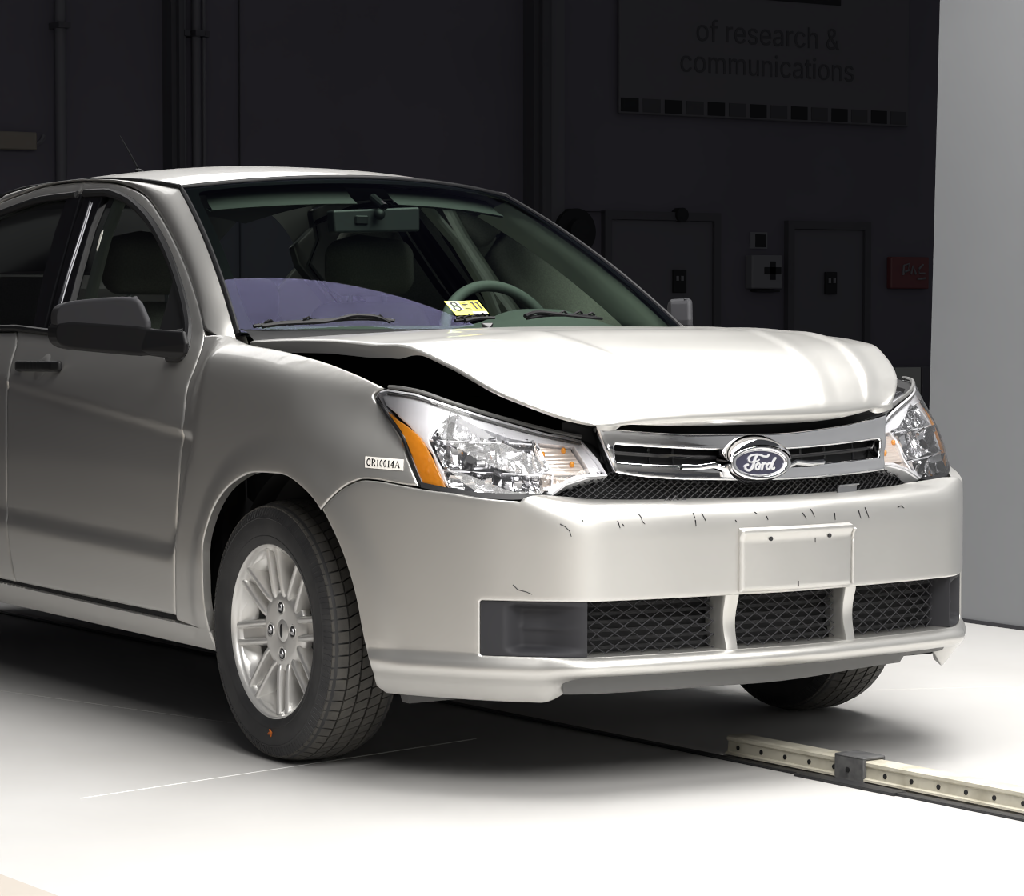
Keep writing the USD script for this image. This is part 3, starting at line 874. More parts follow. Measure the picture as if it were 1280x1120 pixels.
for s in (-1, 1):
    uc = s * 0.168
    secs = []
    for v in np.linspace(gv0 - 0.004, gv1 + 0.006, 10):
        t = (v - gv0) / (gv1 - gv0)
        w = 0.017 + 0.004 * t
        off = 0.012 * math.sin(math.pi * min(max(t, 0), 1)) + 0.002
        pr = []
        for a, dp in ((-1, 0.06), (-1, 0.010), (-0.8, 0.002), (0, -0.001), (0.8, 0.002), (1, 0.010), (1, 0.06)):
            p = F_bump(np.array([uc + a * w]), np.array([v]))[0] - [dp + off, 0, 0]
            pr.append(p)
        secs.append(pr)
    obj('grille_strut', grid(np.array(secs), flip=False), 'silver_paint', LG, smooth=40)

# licence plate holder with two screws
pq = [(-0.158, 0.432), (0.158, 0.432), (0.160, 0.5655), (-0.158, 0.5655)]
F_plate = lambda u, v: np.stack([0.893 - 0.0 * u - 0.10 * (v - 0.43) * 0 - 0.05 * np.abs(u) - 0.08 * np.maximum(v - 0.5, 0), u, v], -1)
plate = xform('plate_holder', CAR)
pqp = Polygon(ub([(920, 664), (1061, 656), (1067, 729), (926, 738.5)], (0.4, 0.7)) if False else pq)
F_pl = lambda u, v: F_bump(u, v) + np.stack([0.010 - 0.0 * u, 0 * u, 0 * u], -1) + np.stack([sstep(0.545, 0.57, v) * 0.012, 0 * u, 0 * u], -1)
obj('holder_panel', panel(pqp.buffer(-0.006).buffer(0.006), F_pl, 0.008, 0.008, 0.005, 0.016), 'silver_paint', plate)
obj('holder_rim', tube(np.array([F_pl(np.array([0.163]), np.array([v]))[0] for v in np.linspace(0.436, 0.560, 14)]) - [0.004, 0, 0], 0.0035, 8), 'silver_paint', plate)
for q in ub([(955.5, 674), (1029.5, 669)], (0.45, 0.62)) if False else ((-0.082, 0.5475), (0.083, 0.5475)):
    p = F_pl(np.array([q[0]]), np.array([q[1]]))[0]
    obj('screw', move(trimesh.creation.cylinder(0.0048, 0.004, sections=16), p + [0.001, 0, 0], (0, 90, 0)), 'dark_steel', plate)

# scuff marks of the crash on the bumper
sc = [((728, 650), (729, 652)), ((772, 651), (775, 660)), ((778, 655), (780, 658)), ((797, 641), (801, 646), (803, 652), (806, 655)), ((866, 641), (869, 648)), ((869, 650), (870, 658)), ((877, 641), (882, 651)),
      ((641, 731), (647, 737), (658, 740), (665, 743)), ((919, 650), (921, 653)), ((943, 640), (946, 642)), ((958, 645), (960, 650)), ((1003, 641), (1008, 648)), ((1013, 636), (1016, 641), (1018, 646)), ((1043, 641), (1044, 650)),
      ((1073, 638), (1076, 648)), ((1081, 634), (1086, 647)), ((1122, 634), (1126, 632), (1130, 635)), ((700, 655), (706, 658), (712, 664), (714, 671))]
for s in sc:
    q = on(F_bump, np.array(shapely.segmentize(LineString(s), 3).coords), (-0.8, 0.75), (0.35, 0.69), 90)
    obj('scuff_mark', tube(F_bump(q[:, 0], q[:, 1]) + [0.0006, 0, 0], np.linspace(0.0013, 0.0008, len(q)) if len(q) < 12 else 0.0007, 5), 'ink_black', FB)
for s in (((1019, 672), (1019, 678)), ((998, 726), (998, 733))):
    q = on(F_pl, np.array(s, float), (-0.2, 0.2), (0.42, 0.57), 60)
    obj('scuff_mark', tube(F_pl(q[:, 0], q[:, 1]) + [0.0006, 0, 0], 0.0009, 5), 'ink_black', FB)

# black deflectors under the bumper
sec = lambda x0, x1, y0, y1, y2, y3, zt, zb: trimesh.Trimesh(np.array([(x0, y0, zt), (x0, y1, zt), (x1, y0, zt), (x1, y1, zt), (x0, y2, zb), (x0, y3, zb), (x1, y2, zb), (x1, y3, zb)])).convex_hull
both('air_deflector', sec(0.40, 0.43, -0.74, -0.57, -0.715, -0.59, 0.26, 0.178), 'valance_grey', CAR, smooth=False)
vu = np.concatenate([np.linspace(-0.575, 0.36, 40), np.linspace(0.37, 0.54, 8)])
vx, vy, vnx, vny = BP.at(vu)
vb = np.where(vu < 0.365, 0.226 + 0.012 * sstep(-0.1, 0.36, vu), 0.252)
vq = lambda o, z: np.stack([vx - vnx * o, vy - vny * o, z + 0 * vx], -1)
obj('under_valance', grid(np.stack([vq(0.012, 0.270), vq(0.026, vb + 0.006), vq(0.030, vb), vq(0.10, vb + 0.004)]), flip=True), 'valance_grey', CAR, smooth=40)
obj('under_tray', cat([box(0.30, 0.74, -0.60, 0.60, 0.236, 0.25), box(0.60, 0.80, -0.42, 0.42, 0.246, 0.256)]), 'dark_plastic', CAR, smooth=False)
obj('tow_bracket', sec(0.60, 0.64, 0.30, 0.50, 0.31, 0.49, 0.26, 0.216), 'valance_grey', CAR, smooth=False)

# ---------------- upper grille: chrome frame, slot, mesh, badge
GPT = [(0.772, 0), (0.769, 0.10), (0.759, 0.22), (0.740, 0.34), (0.716, 0.44), (0.68, 0.54)]
GPL = Plan(GPT)


def F_gr(u, v):
    u, v = np.asarray(u, float), np.asarray(v, float)
    x, y, nx, ny = GPL.at(u)
    lean = (v - 0.70) * 0.16
    return np.stack([x - nx * lean, y - ny * lean, v], -1)


GR = xform('front_grille', CAR)
og = lambda px: on(F_gr, px, (-0.56, 0.56), (0.55, 0.86), 90)
top = og(spl([(745, 531), (800, 537), (870, 541), (960, 541), (1040, 533), (1110, 517)], 5))
bot = og(spl([(1107, 588), (1060, 594), (1000, 599), (940, 601), (860, 600), (810, 597), (770, 591)], 5))
bot[-1] = bot[-1]
slot = Polygon(np.vstack([og(spl([(769, 556), (830, 560), (900, 563), (980, 562), (1040, 557), (1101, 549)], 4)), og(spl([(1100, 571), (1040, 577), (980, 582), (900, 582), (830, 580), (771, 576)], 4))])).buffer(-0.004).buffer(0.004)
frame = Polygon(np.vstack([top, bot]))
arcf = lambda u, v: 0.0
def bars(u, v):
    """The chrome bars above and below the slot are slightly hollow."""
    up, lo = v > VMID(u), v < VMID(u)
    d = np.abs(v - VMID(u))
    c, w = np.where(up, 0.036, 0.028), np.where(up, 0.030, 0.018)
    return -0.0028 * np.clip(1 - ((d - c) / w) ** 2, 0, 1)


_su = np.linspace(slot.bounds[0] + 0.004, slot.bounds[2] - 0.004, 60)
_sv = [LineString([(u, 0.5), (u, 0.9)]).intersection(slot).centroid.y for u in _su]
VMID = lambda u: np.interp(u, _su, _sv)
obj('chrome_frame', panel(frame.difference(slot), F_gr, 0.005, 0.005, 0.005, 0.03, field=bars), 'chrome', GR, smooth=40)
sf = slot.buffer(0.01)
F_gi = lambda dd: (lambda u, v: F_gr(u, v) - np.stack([dd + 0 * u, 0 * u, 0 * u], -1))
obj('slot_back', panel(sf, F_gi(0.045), 0.02, 0, 0, None), 'bay_black', GR, smooth=False)
us = np.linspace(slot.bounds[0], slot.bounds[2], 50)
vm = np.interp(us, np.sort(np.array(slot.exterior.coords)[:, 0]), np.array(slot.exterior.coords)[:, 1][np.argsort(np.array(slot.exterior.coords)[:, 0])])
vc = np.array([LineString([(u, 0.5), (u, 0.9)]).intersection(slot.buffer(0.002)).centroid.y for u in us])
obj('slot_slat', grid(np.stack([F_gi(0.04)(us, vc + 0.004), F_gi(0.02)(us, vc + 0.004), F_gi(0.018)(us, vc), F_gi(0.02)(us, vc - 0.004), F_gi(0.04)(us, vc - 0.004)])), 'gloss_black', GR)
for px in ((700, 0), (745, 0), (1010, 0), (1040, 0), (1075, 0), (850, 0), (820, 0)):
    u0 = og([(px[0], 560)])[0, 0] if px[0] > 768 else 0.0
    if abs(u0) < 0.08:
        continue
    vv = LineString([(u0, 0.5), (u0, 0.9)]).intersection(slot).bounds
    p0, p1 = F_gi(0.03)(np.array([u0]), np.array([vv[1] - 0.003]))[0], F_gi(0.03)(np.array([u0]), np.array([vv[3] + 0.003]))[0]
    obj('slot_rib', tube(np.array([p0, p1]), 0.003, 6), 'gloss_black', GR)
# mesh below the chrome, down to the bumper
mesh_poly = Polygon(np.vstack([og(spl([(690, 622), (708, 606), (735, 596), (770, 593), (860, 600), (940, 600), (1030, 595), (1108, 588), (1135, 597), (1157, 606)], 3)), og(spl([(1157, 612), (1060, 622), (943, 632), (800, 632), (690, 630)], 3))])).buffer(0)
F_gm = F_gi(0.03)
obj('upper_mesh', mesh_wires(F_gm, mesh_poly.buffer(0.004), 0.020, 0.0135, 0.0016), 'dark_plastic', GR, label='black diamond mesh between chrome frame and bumper', kind='stuff')
obj('mesh_back', panel(mesh_poly.buffer(0.03), F_gi(0.06), 0.03, 0, 0, None), 'bay_black', GR, smooth=False)
# bent metal bits between grille and bumper
cl0 = og([(1044, 606), (1067, 604), (1066, 619), (1043, 621)])
obj('metal_clip', cat([panel(cl0, F_gi(-0.012), 0.01, 0, 0, 0.004), tube(F_gi(-0.016)(*og([(1043, 607), (1068, 604.5)]).T), 0.002, 6)]), 'steel', GR, label='small bent steel clip on the bumper edge')
q = og(spl([(895, 630), (912, 625), (935, 623.5), (960, 624), (985, 626), (1005, 626)], 5))
obj('bent_strip', cat([tube(F_gi(-0.02)(q[:, 0], q[:, 1]), 0.0022, 6), tube(F_gi(-0.016)(q[:, 0], q[:, 1] - 0.004), 0.0022, 6)]), 'steel', GR, label='thin bent metal strip lying on the bumper edge')
q = og([(824, 627), (829, 622), (833, 626), (838, 620), (843, 626), (850, 624), (853, 628)])
obj('broken_tab', tube(F_gi(-0.018)(q[:, 0], q[:, 1]), 0.0028, 6), 'dark_plastic', GR, label='jagged broken plastic tab')

# oval badge with script lettering
bc = og([(944.5, 578.5)])[0]
B0 = F_gr(bc[:1], bc[1:])[0] + [0.012, 0, 0]
BN = np.array([math.cos(0.16), 0.0, math.sin(0.16)])
BU = np.array([0, 1.0, 0]); BV = np.cross(BN, BU)
F_badge = lambda u, v: B0 + np.asarray(u)[..., None] * BU + np.asarray(v)[..., None] * BV
ell = lambda a, b, n=72, cx=0, cy=0: [(cx + a * math.cos(t), cy + b * math.sin(t)) for t in np.linspace(0, 2 * np.pi, n, endpoint=False)]
BD = xform('badge', GR)
dome_ = lambda A, Bv, hgt: (lambda u, v: hgt * np.sqrt(np.clip(1 - (u / A) ** 2 - (v / Bv) ** 2, 0, 1)))
rim = Polygon(ell(0.0845, 0.0395)).difference(Polygon(ell(0.0705, 0.0285)))


def rimf(u, v):
    r = np.sqrt((u / 0.0775) ** 2 + (v / 0.034) ** 2)
    return 0.010 * np.sqrt(np.clip(1 - ((r - 1) / 0.17) ** 2, 0, 1))


obj('badge_rim', panel(rim, F_badge, 0.0022, 0, 0, 0.02, field=rimf), 'chrome', BD, smooth=True)
obj('badge_oval', panel(ell(0.072, 0.030), F_badge, 0.004, 0, 0, 0.004, field=dome_(0.09, 0.045, 0.004)), 'badge_blue', BD, smooth=True, label='dark blue oval field')
ring = Polygon(ell(0.0705, 0.0285)).difference(Polygon(ell(0.0685, 0.0268)))
obj('badge_ring', panel(ring, F_badge, 0.003, 0, 0, 0.002, lift=0.0045), 'badge_letter', BD, smooth=False)
sx, sy = 1 / (9.846 * 469) * 1.0, 1 / (9.846 * 555)
P2 = lambda pts: [((x - 682) * sx, -(y - 388) * sy) for x, y in pts]
script = [([(548, 372), (535, 345), (548, 312), (585, 290), (640, 285), (690, 292), (735, 312), (775, 315), (800, 296)], 9), ([(655, 290), (628, 322), (608, 365), (588, 415), (562, 455), (525, 475), (492, 465), (480, 438), (492, 412), (518, 405)], 11),
          ([(572, 376), (605, 368), (640, 366), (668, 350)], 7),
          ([(652, 392), (628, 410), (614, 440), (620, 466), (642, 468), (662, 446), (672, 415), (664, 395), (650, 392)], 9), ([(664, 400), (690, 412), (712, 398)], 6),
          ([(712, 395), (706, 430), (692, 470)], 10), ([(704, 430), (722, 404), (745, 394), (757, 406)], 9),
          ([(822, 408), (798, 396), (772, 412), (757, 442), (764, 468), (788, 466), (810, 444), (822, 412)], 9), ([(884, 338), (858, 370), (836, 410), (822, 450), (834, 470), (856, 456)], 10)]
letters = unary_union([LineString(spl(P2(p), 6)).buffer(w * sx * 1.15) for p, w in script]).simplify(0.0001)
obj('badge_lettering', panel(letters, F_badge, 0.004, 0, 0, 0.003, lift=0.0062), 'badge_letter', BD, smooth=False, label='silver script reading Ford')
# chrome hood over the badge
hb = []
for t in np.linspace(0, np.pi, 40):
    c_, s_ = math.cos(t), math.sin(t)
    hb.append([B0 + BU * (0.084 * c_) + BV * (0.036 * s_ + 0.004) + BN * 0.010, B0 + BU * (0.088 * c_) + BV * (0.046 * s_ + 0.006) + BN * 0.008, B0 + BU * (0.092 * c_) + BV * (0.058 * s_ + 0.006) - BN * 0.008, B0 + BU * (0.096 * c_) + BV * (0.066 * s_ + 0.004) - BN * 0.03])
obj('badge_surround', grid(np.array(hb), flip=True), 'chrome', BD, smooth=True)
hb2 = []
for t in np.linspace(np.pi, 2 * np.pi, 40):
    c_, s_ = math.cos(t), math.sin(t)
    hb2.append([B0 + BU * (0.083 * c_) + BV * (0.037 * s_) + BN * 0.004, B0 + BU * (0.088 * c_) + BV * (0.042 * s_) - BN * 0.004, B0 + BU * (0.09 * c_) + BV * (0.044 * s_) - BN * 0.03])
obj('badge_surround', grid(np.array(hb2), flip=True), 'chrome', BD, smooth=True)
# broken chrome slat beside the badge
for s in (-1, 1):
    q = np.array([(0.085 * s, -0.012), (0.115 * s, -0.002), (0.16 * s, -0.006), (0.20 * s, -0.004)])
    P_ = np.stack([F_gr(bc[0] + q[:, 0], bc[1] + q[:, 1]) + [0.004, 0, d_] for d_ in (-0.006, 0.0, 0.006)])
    P_[1] += [0.006, 0, 0]
    obj('chrome_wing', grid(P_, flip=True), 'chrome', GR, smooth=True)
# ---------------- headlights
LPT = [(0.752, 0), (0.750, 0.2), (0.740, 0.36), (0.728, 0.46), (0.700, 0.555), (0.657, 0.637), (0.602, 0.710), (0.545, 0.759), (0.47, 0.799), (0.40, 0.822), (0.3, 0.83)]
LPL = Plan(LPT)


def F_lamp(u, v):
    u, v = np.asarray(u, float), np.asarray(v, float)
    x, y, nx, ny = LPL.at(u)
    au = np.abs(u)
    k = 0.62 - 0.54 * sstep(0.55, 0.92, au)
    t = v - 0.64
    o = k * t + 1.0 * np.maximum(t, 0) ** 2 - 0.010 * np.sin(np.clip((v - 0.62) / 0.2, 0, 1) * np.pi)
    return np.stack([x - nx * o, y - ny * o, v], -1)


ol = lambda px: on(F_lamp, px, (-1.05, -0.3), (0.58, 0.90), 110)
lens_px = [(484, 486), (474, 489), (469, 496), (481, 514), (503, 546), (515.5, 580), (527, 606.5), (559, 613), (591, 620), (640, 622), (671, 621.5), (688, 618), (709, 603), (734, 595.5), (760, 594), (748, 574), (727, 550), (705, 544), (684, 541), (650, 532), (615, 522), (565, 506.5), (518, 491)]
lens_uv = ol(lens_px)
F_li = lambda dd: (lambda u, v: F_lamp(u, v) - normals_of(F_lamp, u, v) * dd)
HL = [xform('headlight', CAR), xform('headlight', CAR)]


def lamp(name, mesh, mat, smooth=30, label=None):
    obj(name, mesh, mat, HL[0], smooth, label=label)
    obj(name, mirror(mesh), mat, HL[1], smooth, label=label)


lens_poly = Polygon(lens_uv).buffer(0)
lamp('lens', panel(lens_poly, F_lamp, 0.014, 0.004, 0.003, None), 'clear_lens', smooth=True)
lamp('lens_rim', panel(lens_poly.difference(lens_poly.buffer(-0.004)), F_lamp, 0.008, 0, 0, 0.03, lift=-0.002), 'lamp_silver', smooth=40)
lamp('housing', panel(lens_poly.buffer(-0.001), F_li(0.075), 0.02, 0, 0, -0.07), 'lamp_housing', smooth=40)
cover = ol([(474, 492), (485, 487.5), (518, 492.5), (565, 508), (577, 513), (566, 515), (552, 524), (540, 538), (536, 548), (547, 574), (556, 590), (562, 612), (552, 600), (540, 566), (526, 546), (508, 528), (490, 513), (478, 503)])
lamp('bezel', panel(Polygon(cover).buffer(0), F_li(0.010), 0.010, 0.003, 0.002, 0.05), 'lamp_silver', smooth=40, label='smooth silver bezel')
upb = Polygon(ol([(565, 507.5), (615, 523), (650, 533), (686, 542), (716, 547), (730, 552), (716, 554), (672, 550), (640, 545), (600, 531), (577, 519), (566, 514)]))
lamp('bezel_strip', panel(upb.buffer(0), F_li(0.010), 0.010, 0, 0, 0.03), 'lamp_silver', smooth=40)


def cell(name, px, depth, seed, sz, amp, aspect, dish):
    """One chrome cell of the reflector: a dish broken up into upright mirror flutes."""
    q = Polygon(ol(px)).buffer(0)
    fa = facets(q, sz, amp, seed, aspect)
    c = np.array(q.centroid.coords[0]); x0, y0, x1, y1 = q.bounds
    fld = lambda u, v: dish * (((u - c[0]) / (x1 - x0)) ** 2 + ((v - c[1]) / (y1 - y0)) ** 2) * 4 + fa(u, v)
    lamp(name, panel(q, F_li(depth), 0.0035, 0, 0, -depth * 0.6, field=fld), 'reflector', smooth=False, label='fluted chrome reflector')


cell('reflector', [(540, 541), (553, 525), (568, 515), (600, 528), (642, 543), (668, 549), (640, 550), (590, 549)], 0.036, 3, 0.013, 0.40, 0.3, 0.006)
cell('reflector', [(541, 549), (590, 551), (622, 552), (622, 584), (590, 586), (556, 586), (549, 572)], 0.050, 5, 0.016, 0.30, 0.5, 0.012)
cell('reflector', [(623, 552), (671, 553), (682, 574), (690, 590), (650, 588), (623, 585)], 0.044, 7, 0.013, 0.35, 0.4, 0.010)
cell('reflector', [(555, 589), (600, 590), (650, 591.5), (690, 594), (684, 616), (640, 618.5), (592, 615.5), (562, 609)], 0.040, 9, 0.014, 0.38, 0.35, 0.010)
for px, r in (([(537, 547), (580, 549.5), (630, 550), (672, 552)], 0.0028), ([(552, 586), (600, 588.5), (650, 590), (690, 592)], 0.0028), ([(577, 514), (564, 517), (552, 525), (541, 538), (537, 547)], 0.002), ([(672, 550), (682, 571), (692, 591), (688, 616)], 0.0025)):
    q = ol(spl(px, 5))
    a_, b_ = F_li(0.012)(*q.T), F_li(0.05)(*q.T)
    lamp('divider', cat([tube(a_, r, 6), grid(np.stack([a_, b_]))]), 'lamp_silver', smooth=40)
sh = ol([(590, 568)])[0]
c0_ = F_li(0.050)(*sh[None].T)[0]; c1_ = F_li(0.020)(*sh[None].T)[0]
ax_ = (c1_ - c0_) / np.linalg.norm(c1_ - c0_)
side_ = np.cross([0, 0, 1.0], ax_)
lamp('bulb_shade', tube(np.array([c0_, c0_ + ax_ * 0.012, c1_]), np.array([0.013, 0.015, 0.012]), 20), 'dark_plastic', smooth=40)
lamp('bulb', tube(np.array([c0_ + side_ * 0.012, c0_ + side_ * 0.040 + ax_ * 0.004, c0_ + side_ * 0.046 + ax_ * 0.005]), np.array([0.0125, 0.0125, 0.006]), 16), 'steel', smooth=40)
tp = Polygon(ol([(669, 552), (716, 555), (738, 588), (691, 589)]))
tv0, tv1 = tp.bounds[1], tp.bounds[3]
lamp('turn_signal', panel(tp, F_li(0.020), 0.0024, 0, 0, 0.02, field=lambda u, v: 0.0035 * np.abs(((v - tv0) / (tv1 - tv0) * 8) % 1 - 0.5)), 'turn_reflector', smooth=False, label='ribbed clear turn signal')
for px in ((680, 563), (707, 558), (718, 576)):
    p = F_li(0.017)(*ol([px])[0][None].T)[0]
    lamp('amber_bulb', hull_spheres([(p, 0.0055), (p + [0, 0, 0.003], 0.0055)]), 'amber', label='amber bulb')
lt_ = Polygon(ol([(678, 592), (716, 592), (706, 598), (690, 612), (683, 616)]))
f3 = facets(lt_, 0.012, 0.3, 9)
lamp('lower_reflector', panel(lt_, F_li(0.018), 0.004, 0, 0, 0.02, field=f3), 'turn_reflector', smooth=False)
wb = Polygon(ol([(681, 607), (697, 604), (709, 597), (722, 591.5), (742, 590), (757, 592), (734, 597), (710, 604.5), (691, 618)])).buffer(0)
lamp('lower_bezel', panel(wb, F_li(0.006), 0.008, 0.003, 0.002, 0.03), 'lamp_silver', smooth=40)
ib = Polygon(ol([(718, 552), (728, 553), (747, 576), (756, 592), (741, 590)]))
lamp('inner_bezel', panel(ib, F_li(0.010), 0.010, 0.002, 0.002, 0.03), 'lamp_silver', smooth=40)
am = Polygon(ol(spl([(477, 507), (490, 519), (512, 534), (527, 548), (537, 565), (549, 590), (558, 611), (544, 608.5), (528, 604), (520, 585), (508, 556), (494, 533), (482, 514)], 3))).buffer(0)
f4 = facets(am, 0.007, 0.05, 11)
lamp('side_marker', panel(am, F_li(0.005), 0.004, 0.002, 0.002, 0.02, field=f4), 'amber', smooth=50, label='amber side marker')
lo_ = Polygon(ol([(527, 604), (560, 611), (600, 617), (650, 619), (686, 618), (671, 622.5), (640, 623.5), (591, 621.5), (559, 614.5), (527, 608.5)])).buffer(0)
lamp('lower_seal', panel(lo_.buffer(0.002), F_li(-0.001), 0.01, 0, 0, 0.03), 'dark_plastic')
q = ol(spl([(470, 497), (481, 515), (503, 547), (515, 580), (526, 606)], 5))
lamp('edge_seal', tube(F_li(0.004)(*q.T), 0.0045, 6), 'black_plastic')
q = ol(spl([(485, 485), (518, 489.5), (565, 504.5), (615, 519.5), (684, 538), (727, 547)], 5))
lamp('upper_lip', cat([tube(F_li(0.004)(*q.T) + [0, 0, 0.004], 0.005, 6), tube(F_li(0.006)(*(q - [0, 0.010]).T), 0.003, 6)]), 'valance_grey')

# ---------------- engine bay (black) behind the lamps, under the hood
bay = [box(-0.42, 0.60, -0.62, 0.62, 0.50, 0.52), box(0.60, 0.63, -0.40, 0.40, 0.35, 0.76), box(-0.46, -0.42, -0.74, 0.74, 0.30, 0.96)]
obj('engine_bay', cat(bay), 'bay_black', CAR, smooth=False)
ft3 = F_side(*fend_top.T)
ft3 = np.vstack([ft3, F_lamp(*ol([(518, 490), (565, 505), (615, 520), (684, 539), (727, 548), (745, 573)]).T)])
fr = np.stack([ft3 - [0, 0, 0.003], ft3 + [0, 0.03, -0.015], ft3 + [-0.02, 0.05, -0.12], ft3 + [-0.03, 0.06, -0.40]])
both('inner_fender', grid(fr), 'bay_black', CAR, smooth=False)
obj('engine_cover', cat([box(-0.25, 0.30, -0.32, 0.30, 0.52, 0.84, 0.03), box(-0.1, 0.35, 0.32, 0.60, 0.52, 0.80, 0.02), box(0.36, 0.42, -0.55, 0.5, 0.52, 0.76, 0.01)]), 'bay_black', CAR)
obj('coolant_tank', hull_spheres([((-0.22, -0.60, 0.86), 0.035), ((-0.08, -0.60, 0.85), 0.035), ((-0.22, -0.52, 0.86), 0.03), ((-0.08, -0.52, 0.84), 0.03)]), 'dark_plastic', CAR)
obj('hose', tube(spl([(-0.1, -0.58, 0.86), (0.1, -0.62, 0.83), (0.3, -0.55, 0.80), (0.45, -0.35, 0.78)], 8), 0.02, 10), 'bay_black', CAR)
for s in (-1, 1):
    obj('support_bar', tube(np.array([(0.56, s * 0.45, 0.70), (0.64, s * 0.3, 0.74), (0.66, 0, 0.75)]), 0.03, 8), 'bay_black', CAR)
obj('radiator_support', panel(Polygon([(-0.45, 0.60), (0.45, 0.60), (0.45, 0.80), (-0.45, 0.80)]), F_gi(0.075), 0.04, 0, 0, None), 'bay_black', CAR, smooth=False)

# ---------------- buckled hood
R_px = [(312, 426, -0.690), (400, 424, -0.690), (470, 430, -0.680), (507, 433, -0.672), (560, 455, -0.640), (620, 489, -0.595), (643, 499, -0.570), (706, 521, -0.490), (743, 527.5, -0.445)]
R3 = np.array([at(np.array([a, b], float), [0, 1, 0], y) for a, b, y in R_px])
L_px = [(940, 412, 0.67), (1035, 422, 0.655), (1090, 430, 0.625), (1108, 445, 0.590), (1122, 470, 0.530), (1121, 487, 0.480), (1112, 502.5, 0.410)]
L3 = np.array([at(np.array([a, b], float), [0, 1, 0], y) for a, b, y in L_px])
L3 = np.vstack([[(-0.40, 0.690, 0.982)], L3])
nose = at(np.array([945.0, 532.0]), [0, 1, 0], 0.0)
M3 = np.array([(-0.235, 0, 0.992), (0.0, 0, 1.006), (0.22, 0, 1.004), (0.40, 0, 0.990), (0.55, 0, 0.958), (0.66, 0, 0.912), (0.745, 0, 0.855), (0.785, 0, 0.812), tuple(nose)])


def param(P, ends=(0, 1)):
    t = np.concatenate([[0], np.cumsum(np.linalg.norm(np.diff(P, axis=0), axis=1))])
    return PchipInterpolator(t / t[-1], P)


# all three lines run by the share of their length, so that stations stay square to the car
CR, CM, CL = param(R3), param(M3), param(L3)


def hood(w, t):
    w, t = np.asarray(w, float), np.asarray(t, float)
    t = np.clip(t, 0, 1)
    m, e = CM(t), np.where((w < 0)[..., None], CR(t), CL(t))
    a = np.abs(w)[..., None]
    p = 2.0 + 1.0 * sstep(0.1, 0.8, t)[..., None]
    out = m + (e - m) * np.concatenate([a ** 2, a, a ** p], -1)
    # the edge rolls under at the nose, two raised lines run to the grille
    for s, w0, w1, hgt in ((1, 0.74, 0.80, 0.006), (1, 0.40, 0.55, 0.0035), (-1, 0.40, 0.55, 0.003)):
        wl0 = s * (w0 + (w1 - w0) * (1 - t))
        dv = (w - wl0)
        out[..., 2] += hgt * (sstep(-0.035, 0.0, dv * s) - sstep(0.0, 0.12, dv * s)) * sstep(0.15, 0.4, t) * (1 - sstep(0.85, 1.0, t))
    # buckle across the middle
    out[..., 2] += 0.006 * np.exp(-((t - 0.55) / 0.05) ** 2) * (1 - a[..., 0] * 0.5)
    return out


HU = lambda u, v: hood(u / 0.68, v / 1.12)
hp = Polygon([(-0.68, 0), (0.68, 0), (0.68, 1.12), (-0.68, 1.12)])
hfl = lambda u, v: np.where(u < -0.67, 0.028 - 0.024 * sstep(0.62, 0.72, v), 0.012)
obj('hood', panel(hp, HU, 0.016, 0.006, 0.005, hfl, sgn=-1), 'silver_paint', CAR, smooth=40, label='buckled silver hood standing open along its edge')
obj('hood_liner', panel(hp.buffer(-0.03), HU, 0.05, 0, 0, None, lift=-0.02, sgn=-1), 'bay_black', CAR, smooth=True)

# ---------------- cowl, wipers, washer nozzle
aa = np.linspace(-1, 1, 41)
lowr = ws(aa, np.full(41, 0.015)) + [0, 0, 0.002]
cow = np.stack([lowr + [0.0, 0, 0.004], lowr + [0.05, 0, -0.002], lowr + [0.10, 0, -0.03], lowr + [0.14, 0, -0.06]])
obj('cowl', grid(cow, flip=True), 'black_plastic', CAR, smooth=50)
ows = lambda px: on(WSU, px, (-0.62, 0.62), (-0.05, 0.76), 80)
for bpx, apx in (([(314, 413), (345, 409), (400, 405.5), (450, 403.5), (490, 406)], [(322, 415), (345, 412), (400, 409), (440, 401), (460, 402), (482, 410)]), ([(566, 406), (585, 403.5), (606, 401)], [(575, 408), (590, 405), (612, 404)]), ([(655, 402.5), (690, 398.5), (720, 398.5), (742, 402)], [(650, 402), (668, 397), (705, 401), (746, 405)])):
    wp = xform('wiper', CAR)
    q = ows(spl(bpx, 6)); blade = WSU(*q.T) + [0.012, 0, 0.010]
    q = ows(spl(apx, 6)); arm = WSU(*q.T) + [0.024, 0, 0.014]
    obj('blade', tube(blade, 0.005, 6), 'black_plastic', wp)
    obj('arm', tube(arm, np.linspace(0.006, 0.004, len(arm)), 6), 'black_plastic', wp)
    for t in (0.2, 0.45, 0.7, 0.9):
        p = blade[int(t * (len(blade) - 1))]
        obj('bracket', tube(np.array([p - [0, 0.012, -0.004], p + [0.006, 0, 0.010], p + [0, 0.012, 0.004]]), 0.003, 6), 'black_plastic', wp)
nz = at(np.array([609.0, 407.0]), [1, 0, 0], -0.20)
obj('washer_nozzle', hull_spheres([(nz + [0, -0.006, -0.004], 0.006), (nz + [0, 0.008, -0.004], 0.006), (nz + [0.008, 0, -0.006], 0.005), (nz + [0, -0.014, 0.004], 0.003), (nz + [0, 0.014, 0.004], 0.003)]), 'gloss_black', CAR)

# ---------------- inspection sticker on the windshield
sq4 = ows([(570, 394.5), (611, 392.5), (597, 376), (555, 377)])


def bil(q):
    q = np.asarray(q, float)

    def g(s, t):
        s, t = np.asarray(s, float)[..., None], np.asarray(t, float)[..., None]
        c = (q[0] * (1 - s) + q[1] * s) * (1 - t) + (q[3] * (1 - s) + q[2] * s) * t
        return c
    return g


BS = bil(sq4)


def F_st(u, v):
    c = BS(np.asarray(u) / 0.1, np.asarray(v) / 0.06)
    return WSU(c[..., 0], c[..., 1])


